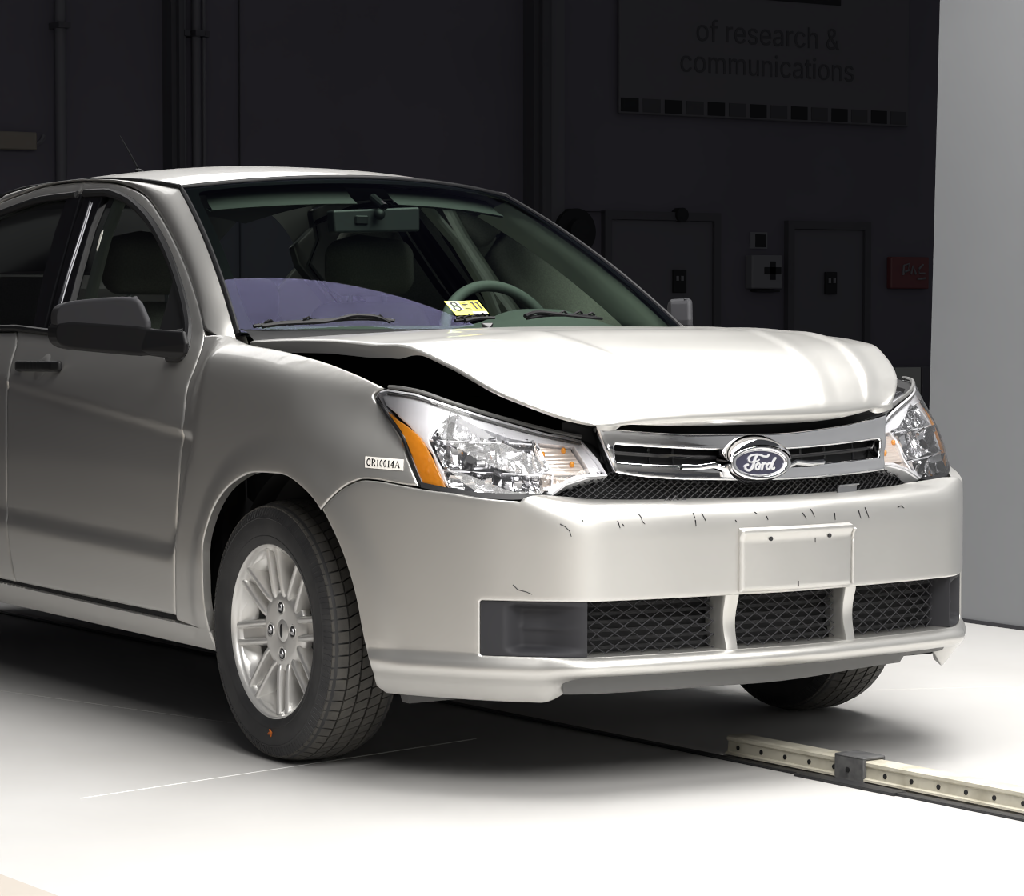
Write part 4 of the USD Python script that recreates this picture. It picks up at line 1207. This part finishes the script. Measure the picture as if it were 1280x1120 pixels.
ST = xform('inspection_sticker', CAR, label='yellow inspection sticker with the numbers 8 and 11')
rect = lambda x0, x1, y0, y1: Polygon([(x0 * 0.1, y0 * 0.06), (x1 * 0.1, y0 * 0.06), (x1 * 0.1, y1 * 0.06), (x0 * 0.1, y1 * 0.06)])
obj('backing', panel(rect(0, 1, 0, 1), F_st, 0.02, 0, 0, 0.001, lift=0.001), 'sticker_yellow', ST, smooth=False)
obj('pale_field', panel(rect(0.02, 0.36, 0.3, 0.97), F_st, 0.02, 0, 0, 0.0004, lift=0.0016), 'sticker_pale', ST, smooth=False)
obj('orange_field', panel(rect(0.66, 0.98, 0.25, 0.97), F_st, 0.02, 0, 0, 0.0004, lift=0.0016), 'sticker_orange', ST, smooth=False)
obj('white_strip', panel(rect(0.55, 0.98, 0.04, 0.18), F_st, 0.02, 0, 0, 0.0004, lift=0.0016), 'label_white', ST, smooth=False)
S2 = lambda pts: [(x * 0.1, y * 0.06) for x, y in pts]
eight = unary_union([LinearRing_ for LinearRing_ in (LineString(S2(ell(0.075, 0.13, 24, 0.20, 0.76)) + S2(ell(0.075, 0.13, 24, 0.20, 0.76))[:1]).buffer(0.0026), LineString(S2(ell(0.09, 0.15, 24, 0.20, 0.46)) + S2(ell(0.09, 0.15, 24, 0.20, 0.46))[:1]).buffer(0.0026))])
one = lambda x: LineString(S2([(x - 0.05, 0.78), (x, 0.86), (x, 0.34)])).buffer(0.0030, cap_style=2)
obj('number', panel(eight, F_st, 0.01, 0, 0, 0.0004, lift=0.0022), 'ink_black', ST, smooth=False)
obj('number', panel(unary_union([one(0.76), one(0.90)]), F_st, 0.01, 0, 0, 0.0004, lift=0.0022), 'ink_black', ST, smooth=False)
obj('fine_print', panel(unary_union([rect(0.40, 0.56, 0.80, 0.84), rect(0.42, 0.60, 0.70, 0.74), rect(0.42, 0.52, 0.62, 0.66), rect(0.42, 0.60, 0.42, 0.46), rect(0.44, 0.60, 0.32, 0.36)]), F_st, 0.01, 0, 0, 0.0004, lift=0.0022), 'dark_steel', ST, smooth=False)

# ---------------- test number label on the fender
lq = on_side([(456.5, 584.5), (504, 588.5), (505, 574.5), (457, 570.5)])
BLb = bil(lq)


def F_lb(u, v):
    c = BLb(np.asarray(u) / 0.15, np.asarray(v) / 0.04)
    return F_side(c[..., 0], c[..., 1])


LB = xform('test_label', CAR, label='white label reading CR10014A on the fender')
obj('label_sheet', panel([(0, 0), (0.15, 0), (0.15, 0.04), (0, 0.04)], F_lb, 0.01, 0, 0, 0.001, lift=0.0012), 'label_white', LB, smooth=False)
tk, tn = 0.0024, 0.0011
GL = {'C': [([(0.92, 0.74), (0.72, 0.96), (0.42, 0.98), (0.16, 0.75), (0.10, 0.5), (0.16, 0.25), (0.42, 0.02), (0.72, 0.04), (0.94, 0.24)], tk), ([(0.92, 0.66), (0.92, 0.98)], tn)],
      'R': [([(0.25, 0), (0.25, 1)], tk), ([(0.05, 1), (0.6, 1), (0.86, 0.86), (0.86, 0.66), (0.6, 0.52), (0.25, 0.52)], tk * .8), ([(0.5, 0.52), (0.92, 0.02)], tk), ([(0.05, 0), (0.45, 0)], tn), ([(0.8, 0), (1.0, 0)], tn)],
      '1': [([(0.5, 0), (0.5, 1)], tk), ([(0.22, 0), (0.78, 0)], tn), ([(0.25, 0.84), (0.5, 0.96)], tn)],
      '0': [([(0.5, 0.98), (0.22, 0.80), (0.16, 0.5), (0.22, 0.2), (0.5, 0.02), (0.78, 0.2), (0.84, 0.5), (0.78, 0.80), (0.5, 0.98)], tk * .85)],
      '4': [([(0.66, 0), (0.66, 1)], tk), ([(0.66, 0.98), (0.1, 0.32), (0.95, 0.32)], tn * 1.2), ([(0.42, 0), (0.9, 0)], tn)],
      'A': [([(0.08, 0), (0.5, 1)], tn), ([(0.5, 1), (0.92, 0)], tk), ([(0.25, 0.34), (0.75, 0.34)], tn), ([(0.0, 0), (0.2, 0)], tn), ([(0.75, 0), (1.05, 0)], tn)]}
x, shp = 0.008, []
for ch, wd in zip('CR10014A', (0.019, 0.020, 0.013, 0.0145, 0.0145, 0.013, 0.0155, 0.0195)):
    shp += [LineString([(x + px * wd * 0.88, 0.0085 + py * 0.0235) for px, py in pts]).buffer(w * 0.75, cap_style=2) for pts, w in GL[ch]]
    x += wd * 1.03
obj('lettering', panel(unary_union(shp), F_lb, 0.01, 0, 0, 0.0004, lift=0.0018), 'ink_black', LB, smooth=False)

# ---------------- door mirrors and handles
MI = [xform('side_mirror', CAR), xform('side_mirror', CAR)]


def mir(name, mesh, mat, smooth=40, label=None):
    obj(name, mesh, mat, MI[0], smooth, label=label)
    obj(name, mirror(mesh), mat, MI[1], smooth, label=label)


def yz(px, y):
    return at(np.array(px, float), [0, 1, 0], y)


def slab(pts_front, back, r):
    """A rounded shell hulled through the points and the same points moved back."""
    return hull_spheres([(p, r) for p in pts_front] + [(p + back, r * 0.8) for p in pts_front])


# measured on the upright plane of the mirror's swept face
mf = lambda px: at(np.array(px, float), np.array([0.16, -0.24, 0.0]), 0.16 * -0.60 + 0.24 * 0.83)
upc = [mf(p) for p in spl([(88, 382.5), (110, 379), (140, 376.5), (168, 376.5), (176, 381), (182, 395), (186, 408), (130, 410), (80, 408), (77, 398), (79, 388)], 2, True)]
mir('mirror_cap', slab([p + [-0.010, 0.0, 0] for p in upc], np.array([-0.06, 0.01, 0]), 0.010), 'grey_plastic', label='rough grey upper cap')
lo_px = [(p, 0.010) for p in spl([(78, 408), (75, 416), (77, 425), (84, 430), (100, 433), (130, 435), (160, 437), (190, 439), (192, 426), (190, 415), (150, 411), (110, 408)], 2, True)]
mir('mirror_housing', hull_spheres([(mf(p) + [-0.004, 0, 0], r) for p, r in lo_px] + [(mf(p) + [-0.075, 0.01, 0], r) for p, r in lo_px], 3), 'black_plastic')
foot = [(yz(p, -0.80), 0.008) for p in ((229, 418), (232, 430), (231, 439), (224, 445), (212, 444))]
mir('mirror_arm', hull_spheres([(mf((184, 415)) + [-0.006, 0, 0], 0.009), (mf((184, 436)) + [-0.006, 0, 0], 0.013), (mf((184, 415)) + [-0.06, 0, 0], 0.009), (mf((184, 436)) + [-0.06, 0, 0], 0.013)] + foot, 3), 'black_plastic')
gl = np.array([mf((92, 390)), mf((168, 386)), mf((174, 424)), mf((92, 420))]) + [-0.078, 0.010, 0]
mir('mirror_glass', trimesh.Trimesh(np.vstack([gl, gl + [0.006, 0, 0]])).convex_hull, 'chrome', smooth=False)
sail = Polygon(on_side([(219, 345), (232, 390), (236, 412), (234, 434), (227, 448), (206, 444), (200, 414)]))
mir('mirror_sail', panel(sail, F_side, 0.015, 0.003, 0.002, 0.01, lift=0.004), 'black_plastic')
for k, y in enumerate((0, 1, 2, 3, 4, 5)):
    p = mf((132 + k * 8, 374 - k * 0.3)) + [-0.02, 0, 0.0]
    mir('cap_chip', hull_spheres([(p, 0.004), (p + [0.0, 0.006, 0.001], 0.0035)], 1), 'grey_plastic')

hd = on_side([(27, 455), (76, 462)])
HN = [xform('door_handle', d) for d in DOORS]
hx0, hx1, hz = hd[0, 0], hd[1, 0], hd[:, 1].mean()
hy = -side(hx1, hz)
cupf = lambda u, v: -0.010 * np.exp(-(((u - (hx0 + hx1) / 2) / 0.045) ** 2 + ((v - hz) / 0.035) ** 2) * 2)
for k in (0, 1):
    fm = (lambda m: m) if k == 0 else mirror
    q = np.linspace(0, 1, 12)
    bar = np.stack([hx0 + (hx1 - hx0) * q, np.full(12, hy - 0.022) + 0.014 * (2 * q - 1) ** 4, np.full(12, hz) + 0.004 * q], -1)
    hull_ = cat([hull_spheres([(bar[i] + [0, 0, 0.006], 0.009), (bar[i + 1] + [0, 0, 0.006], 0.009), (bar[i] - [0, 0, 0.006], 0.009), (bar[i + 1] - [0, 0, 0.006], 0.009)], 1) for i in range(11)])
    obj('grip', fm(hull_), 'black_plastic', HN[k])
    cup = panel(Polygon(ell(0.038, 0.036, 40, (hx0 + hx1) / 2 + 0.01, hz)), F_side, 0.006, 0, 0, None, lift=0.0012, field=lambda u, v: 0.0035 * np.sin(np.clip(np.hypot((u - (hx0 + hx1) / 2 - 0.01) / 0.038, (v - hz) / 0.036), 0, 1) * np.pi) - 0.001)
    obj('handle_cup', fm(cup), 'silver_paint', HN[k], smooth=True)
    obj('key_lock', fm(move(trimesh.creation.cylinder(0.008, 0.004, sections=20), (hx1 - 0.012, hy - 0.002, hz - 0.03), (90, 0, 0))), 'lamp_housing', HN[k])

an = at(np.array([(172.0, 210.0), (163, 193), (150, 170)]), [0, 1, 0], -0.05)
obj('antenna', cat([tube(an, np.array([0.004, 0.003, 0.002]), 6), hull_spheres([(an[0] - [0, 0, 0.01], 0.009), (an[0] + [0.03, 0, -0.014], 0.008)])]), 'black_plastic', CAR)
# ---------------- wheels
R0, TWO = 0.303, 0.742


def make_wheel():
    """A wheel about its hub, outer face towards -y."""
    w = xform('wheel', CAR, loc=(0, -TWO, R0))
    half = [(0.193, 0.070), (0.199, 0.083), (0.206, 0.090), (0.215, 0.0945), (0.222, 0.0965), (0.2235, 0.0955), (0.235, 0.0985), (0.250, 0.0990), (0.262, 0.0975), (0.2635, 0.0985), (0.266, 0.0965), (0.278, 0.0925), (0.288, 0.087), (0.294, 0.0795), (0.295, 0.070)]
    prof = [(r, -y) for r, y in half] + [(0.295, 0.0)] + [(r, y) for r, y in half[::-1]] + [(0.19, 0.06), (0.19, -0.06)]
    obj('tire', lathe_y(prof, 128, True), 'rubber', w, smooth=35)
    blocks = []
    n = 68
    pit = 2 * np.pi / n
    for (y0, y1, skew, ph, r_in) in ((-0.0875, -0.052, 0.10, 0, 0.2895), (-0.047, -0.020, 0.45, 0.3, 0.302), (-0.015, 0.015, 0.45, 0.0, 0.3028), (0.020, 0.047, 0.45, 0.3, 0.302), (0.052, 0.0875, 0.10, 0, 0.2895)):
        for k in range(n):
            a0 = (k + ph) * pit
            pts = []
            for y in (y0, y1):
                s = skew * pit * (y - (y0 + y1) / 2) / (y1 - y0)
                edge = abs(y) > 0.08
                rt = 0.2905 if edge else (0.3018 if abs(y) > 0.045 else 0.303)
                for a in (0.07, 0.93):
                    for r in (0.292 if not edge else 0.284, rt):
                        th = a0 + a * pit + s
                        pts.append((r * math.cos(th), y, r * math.sin(th)))
            blocks.append(pts)
    B = np.array(blocks)
    fq = np.array([[0, 1, 3, 2], [4, 6, 7, 5], [0, 4, 5, 1], [2, 3, 7, 6], [1, 5, 7, 3], [0, 2, 6, 4]])
    fq = np.vstack([fq[:, [0, 1, 2]], fq[:, [0, 2, 3]]])
    T = (np.arange(len(B)) * 8)[:, None, None] + fq[None]
    tm = trimesh.Trimesh(B.reshape(-1, 3), T.reshape(-1, 3), process=False)
    obj('tread_blocks', tm, 'tread_rubber', w, smooth=False, kind='stuff')
    # sidewall ribs
    ribs = []
    for k in range(136):
        th = k * np.pi / 68
        for s in (-1, 1):
            p = [(0.2875 * math.cos(th), s * 0.0872, 0.2875 * math.sin(th)), (0.268 * math.cos(th + 0.01), s * 0.0962, 0.268 * math.sin(th + 0.01))]
            ribs.append(tube(np.array(p), 0.0016, 4))
    obj('sidewall_ribs', cat(ribs), 'rubber', w, smooth=False, kind='stuff')
    mk = [(0.226, -1.51), (0.234, -1.47), (0.241, -1.485), (0.232, -1.515), (0.237, -1.54)]
    obj('tire_mark', tube(np.array([(r * math.cos(a), -0.1000, r * math.sin(a)) for r, a in mk]), 0.0022, 5), 'paint_orange', w, label='small orange paint mark')
    # rim: lip, barrel, spokes
    rim = [(0.2035, -0.0790), (0.2065, -0.0830), (0.2055, -0.0865), (0.2015, -0.0868), (0.1975, -0.0835), (0.1955, -0.0780), (0.1925, -0.0725), (0.1890, -0.0700), (0.1840, -0.0560), (0.1780, -0.0300), (0.1700, 0.0), (0.1700, 0.06), (0.186, 0.075), (0.204, 0.083), (0.204, 0.075), (0.19, 0.06), (0.185, -0.05)]
    obj('rim', lathe_y(rim, 128, True), 'alloy', w, smooth=35)
    hub = [(0.0, -0.0545), (0.020, -0.0545), (0.024, -0.056), (0.032, -0.0585), (0.070, -0.0605), (0.084, -0.0585), (0.094, -0.0530), (0.099, -0.042), (0.098, -0.02), (0.05, -0.01), (0.0, -0.01)]
    obj('hub', lathe_y(hub, 96), 'alloy', w, smooth=40)
    cap = [(0.0, -0.0610), (0.012, -0.0608), (0.022, -0.0592), (0.0265, -0.0565), (0.0270, -0.053)]
    obj('center_cap', lathe_y(cap, 48), 'alloy', w, smooth=40)
    lg = move(trimesh.creation.icosphere(3, 1.0), (0, 0, 0)); lg.vertices = lg.vertices * [0.006, 0.002, 0.016] + [0, -0.0612, 0]
    obj('cap_emblem', lg, 'dark_plastic', w, smooth=True)
    for k in range(4):
        a = math.radians(98 + 90 * k - 5)
        c = np.array([0.054 * math.cos(a), 0, 0.054 * math.sin(a)])
        ring = [(0.0125, -0.0585), (0.0145, -0.0612), (0.0165, -0.0615), (0.018, -0.0585)]
        m = lathe_y(ring, 32); m.apply_translation(c)
        obj('lug_seat', m, 'alloy', w, smooth=40)
        m = move(trimesh.creation.cylinder(0.0125, 0.003, sections=32), c + [0, -0.0592, 0], (90, 0, 0))
        obj('lug_recess', m, 'dark_steel', w, smooth=40)
        m = lathe_y([(0.0, -0.0655), (0.004, -0.0650), (0.0075, -0.0635), (0.0095, -0.060), (0.0095, -0.052)], 6); m.apply_translation(c)
        obj('lug_nut', m, 'steel', w, smooth=False)
    for k in range(8):
        a = math.radians(97.5 - 45 * k)
        rot = np.array([[math.cos(a), 0, -math.sin(a)], [0, 1, 0], [math.sin(a), 0, math.cos(a)]])
        for s in (-1, 1):
            # cross sections from hub to rim of one rib: (radius, half width, crest y, base y, offset)
            sec = []
            for r, hw, yc, yb, off in ((0.076, 0.0065, -0.0560, -0.03, 0.0215), (0.084, 0.0080, -0.0625, -0.03, 0.0215), (0.096, 0.0088, -0.0655, -0.028, 0.0215), (0.125, 0.0090, -0.0690, -0.028, 0.0212), (0.160, 0.0090, -0.0720, -0.032, 0.0208), (0.186, 0.0092, -0.0745, -0.042, 0.0204), (0.1935, 0.0094, -0.0760, -0.050, 0.0204)):
                pr = []
                for q, y in ((-1.25, yb), (-1.0, yc * 0.55 + yb * 0.45), (-0.82, yc + 0.0030), (-0.45, yc + 0.0003), (0, yc), (0.45, yc + 0.0003), (0.82, yc + 0.0030), (1.0, yc * 0.55 + yb * 0.45), (1.25, yb)):
                    x_ = math.sqrt(max(r * r - (s * off) ** 2, 1e-6))
                    pr.append(rot @ np.array([x_, y, s * off + q * hw]))
                sec.append(pr)
            m = grid(np.array(sec))
            v0 = len(m.vertices)
            st = np.array(sec)[0]
            m = cat([m, trimesh.Trimesh(st, [[0, i, i + 1] for i in range(1, 8)], process=False)])
            obj('spoke', m, 'alloy', w, smooth=50)
        # recessed web between the two ribs of a pair
        wb_ = np.array([[rot @ np.array([r, y, t * 0.014]) for t in (-1, 0, 1)] for r, y in ((0.090, -0.050), (0.10, -0.042), (0.130, -0.042), (0.165, -0.050), (0.192, -0.066))])
        obj('spoke_web', grid(wb_), 'alloy', w, smooth=50)
        # web between pairs near the rim, with a window towards the hub
        b = a - math.radians(22.5)
        rot2 = np.array([[math.cos(b), 0, -math.sin(b)], [0, 1, 0], [math.sin(b), 0, math.cos(b)]])
        wb_ = np.array([[rot2 @ np.array([r - abs(t) * 0.01, y, t * hw]) for t in (-1, -0.5, 0, 0.5, 1)] for r, y, hw in ((0.172, -0.030, 0.044), (0.180, -0.050, 0.047), (0.192, -0.068, 0.051))])
        obj('rim_web', grid(wb_), 'alloy', w, smooth=50)
    ds = [(0.030, -0.012), (0.128, -0.012), (0.130, -0.010), (0.130, 0.008), (0.128, 0.010), (0.03, 0.010)]
    obj('brake_disc', lathe_y(ds, 96, True), 'steel', w, smooth=40)
    cal = hull_spheres([((0.09 * math.cos(t), -0.012, 0.09 * math.sin(t)), 0.022) for t in np.radians([-25, 0, 25])] + [((0.13 * math.cos(t), -0.010, 0.13 * math.sin(t)), 0.018) for t in np.radians([-22, 0, 22])])
    obj('brake_caliper', cal, 'dark_steel', w, smooth=40)
    obj('wheel_back', lathe_y([(0.0, 0.03), (0.168, 0.03)], 64), 'bay_black', w, smooth=False)
    return w


WH = make_wheel()
copy(WH, 'wheel', CAR, (0, TWO, R0), 180)
copy(WH, 'wheel', CAR, (-2.614, -TWO, R0))
copy(WH, 'wheel', CAR, (-2.614, TWO, R0), 180)
for cx in (0.065, -2.614):
    th = np.radians(np.linspace(2, 185, 40))
    ln = np.array([[(cx + 0.392 * math.cos(t), y, 0.305 + 0.392 * math.sin(t)) for t in th] for y in (-0.765, -0.60, -0.54)])
    ln[2, :, 0] = cx; ln[2, :, 2] = 0.305
    both('wheel_well', grid(ln), 'bay_black', CAR, smooth=50)

# ---------------- underbody
obj('floor_pan', cat([box(-2.20, -0.36, -0.78, 0.78, 0.235, 0.26), box(-3.4, 0.35, -0.52, 0.52, 0.235, 0.26), box(-3.3, -0.35, -0.50, 0.50, 0.20, 0.24)]), 'bay_black', CAR, smooth=False)
ax = tube(np.array([(0, -0.70, R0 - 0.02), (0, 0.70, R0 - 0.02)]), 0.03, 10)
obj('axle', ax, 'bay_black', CAR); obj('axle', move(ax, (-2.614, 0, 0)), 'bay_black', CAR)

# ---------------- cabin
obj('cabin_floor', cat([box(-2.6, -0.45, -0.74, 0.74, 0.30, 0.32), box(-2.62, -2.5, -0.74, 0.74, 0.3, 0.98), box(-0.52, -0.46, -0.74, 0.74, 0.30, 0.94)]), 'bay_black', CAR, smooth=False)
both('door_trim', panel([(-2.25, 0.32), (-0.50, 0.32), (-0.50, 0.95), (-2.25, 0.95)], lambda x, z: F_side(x, z) + np.array([0, 0.075, 0]), 0.08, 0, 0, None), 'dash_grey', CAR, smooth=True)
da = np.linspace(-1, 1, 41)
base = ws(da, np.full(41, 0.03))
dsec = []
for k, (dx, dz) in enumerate(((0.02, -0.02), (-0.10, -0.012), (-0.22, 0.000), (-0.32, 0.004), (-0.37, -0.02), (-0.39, -0.08), (-0.40, -0.30))):
    q = base.copy()
    q[:, 0] = np.minimum(base[:, 0] + dx, 5) ; q[:, 2] = base[:, 2] + dz
    hump = np.exp(-((q[:, 1] - 0.36) / 0.20) ** 4) * (0, 0.0, 0.028, 0.045, 0.03, 0, 0)[k]
    q[:, 2] += hump
    q[:, 1] *= 0.97
    dsec.append(q)
obj('dashboard', grid(np.array(dsec)), 'dash_grey', CAR, smooth=60)
hs = xform('steering_wheel', CAR)
swc, tilt = np.array([-0.86, 0.365, 0.945]), math.radians(-24)
th = np.linspace(0, 2 * np.pi, 49)
ringp = np.stack([np.sin(th) * 0.185 * math.sin(tilt) * -1, np.cos(th) * 0.185, np.sin(th) * 0.185 * math.cos(tilt)], -1)
ringp[:, 0] = -np.sin(th) * 0.185 * math.sin(-tilt)
obj('wheel_ring', tube(swc + ringp, 0.016, 12, caps=False), 'dash_grey', hs, smooth=True)
obj('wheel_hub', hull_spheres([(swc + [0.02, -0.06, 0.02], 0.03), (swc + [0.02, 0.06, 0.02], 0.03), (swc + [0.02, 0, -0.06], 0.03)]), 'dash_grey', hs)
for q in ((0.05, 0.17), (0.05, -0.17)):
    obj('wheel_spoke', tube(np.array([swc + [0.02, q[1] * 0.2, 0], swc + [0, q[1], 0.01]]), 0.018, 8), 'dash_grey', hs)


def seat(y):
    s = xform('front_seat', CAR, loc=(0, y, 0))
    obj('cushion', hull_spheres([((x, yy_, z), 0.07) for x in (-0.95, -1.40) for yy_ in (-0.18, 0.18) for z in (0.46, 0.52)]), 'seat_cloth', s, smooth=True)
    obj('backrest', hull_spheres([((-1.42, -0.17, 0.58), 0.08), ((-1.42, 0.17, 0.58), 0.08), ((-1.60, -0.13, 1.0), 0.07), ((-1.60, 0.13, 1.0), 0.07)]), 'seat_cloth', s, smooth=True)
    obj('headrest', hull_spheres([((-1.60, yy_ * 0.092, z), 0.055) for yy_ in (-1, 1) for z in (1.145, 1.205)] + [((-1.66, 0, 1.23), 0.045)]), 'seat_cloth', s, smooth=True)
    for yy_ in (-0.06, 0.06):
        obj('headrest_post', tube(np.array([(-1.615, yy_, 1.02), (-1.61, yy_, 1.14)]), 0.007, 8), 'steel', s)
    return s


seat(-0.365); seat(0.365)
obj('rear_bench', cat([hull_spheres([((x, y, z), 0.07) for x in (-1.95, -2.3) for y in (-0.55, 0.55) for z in (0.48, 0.54)]), hull_spheres([((-2.32, y, 0.6), 0.07) for y in (-0.55, 0.55)] + [((-2.50, y, 0.98), 0.06) for y in (-0.5, 0.5)])]), 'seat_cloth', CAR, smooth=True)
for y in (-0.38, 0.38):
    obj('rear_headrest', hull_spheres([((-2.46, y + d_, z), 0.05) for d_ in (-0.08, 0.08) for z in (1.04, 1.10)]), 'seat_cloth', CAR, smooth=True)
S, W = np.meshgrid(np.linspace(-2.6, -1.03, 30), np.linspace(-0.96, 0.96, 25), indexing='ij')
obj('headliner', grid(roof(S, W) - [0, 0, 0.035]), 'trim_grey', CAR, smooth=True)
for s in (-1, 1):
    a0, a1 = sorted((s * 0.12, s * 0.86))
    q = [ws(np.linspace(a0, a1, 10), np.full(10, b)) + [-0.035, 0, -0.020 - dz] for b, dz in ((0.985, 0.0), (0.93, 0.012), (0.88, 0.012))]
    obj('sun_visor', grid(np.stack(q + [q[2] + [-0.012, 0, -0.004], q[1] + [-0.02, 0, -0.01]])), 'trim_grey', CAR, smooth=60)
RM = xform('rearview_mirror', CAR)
mcorn = [at(np.array(p, float), [1, 0, 0], -0.86) for p in ((418, 266), (521, 262), (521, 286), (420, 288))]
obj('mirror_shell', hull_spheres([(p, 0.007) for p in mcorn] + [(p + [-0.03, 0, 0], 0.006) for p in mcorn]), 'dark_plastic', RM)
mp_ = at(np.array([472.0, 268.0]), [1, 0, 0], -0.84)
wtop = ws(np.array([0.0]), np.array([0.86]))[0]
obj('mirror_stem', tube(np.array([mp_, mp_ + [0.02, 0.01, 0.02], [wtop[0] - 0.01, mp_[1] + 0.01, wtop[2] - 0.01]]), 0.012, 10), 'black_plastic', RM)
obj('mirror_ball', hull_spheres([(mp_ + [0.01, 0, 0], 0.016)], 2), 'black_plastic', RM)
obj('mirror_button', move(box(-0.004, 0.004, -0.02, 0.02, -0.012, 0.012, 0.003), at(np.array([452.0, 275.0]), [1, 0, 0], -0.85)), 'black_plastic', RM)
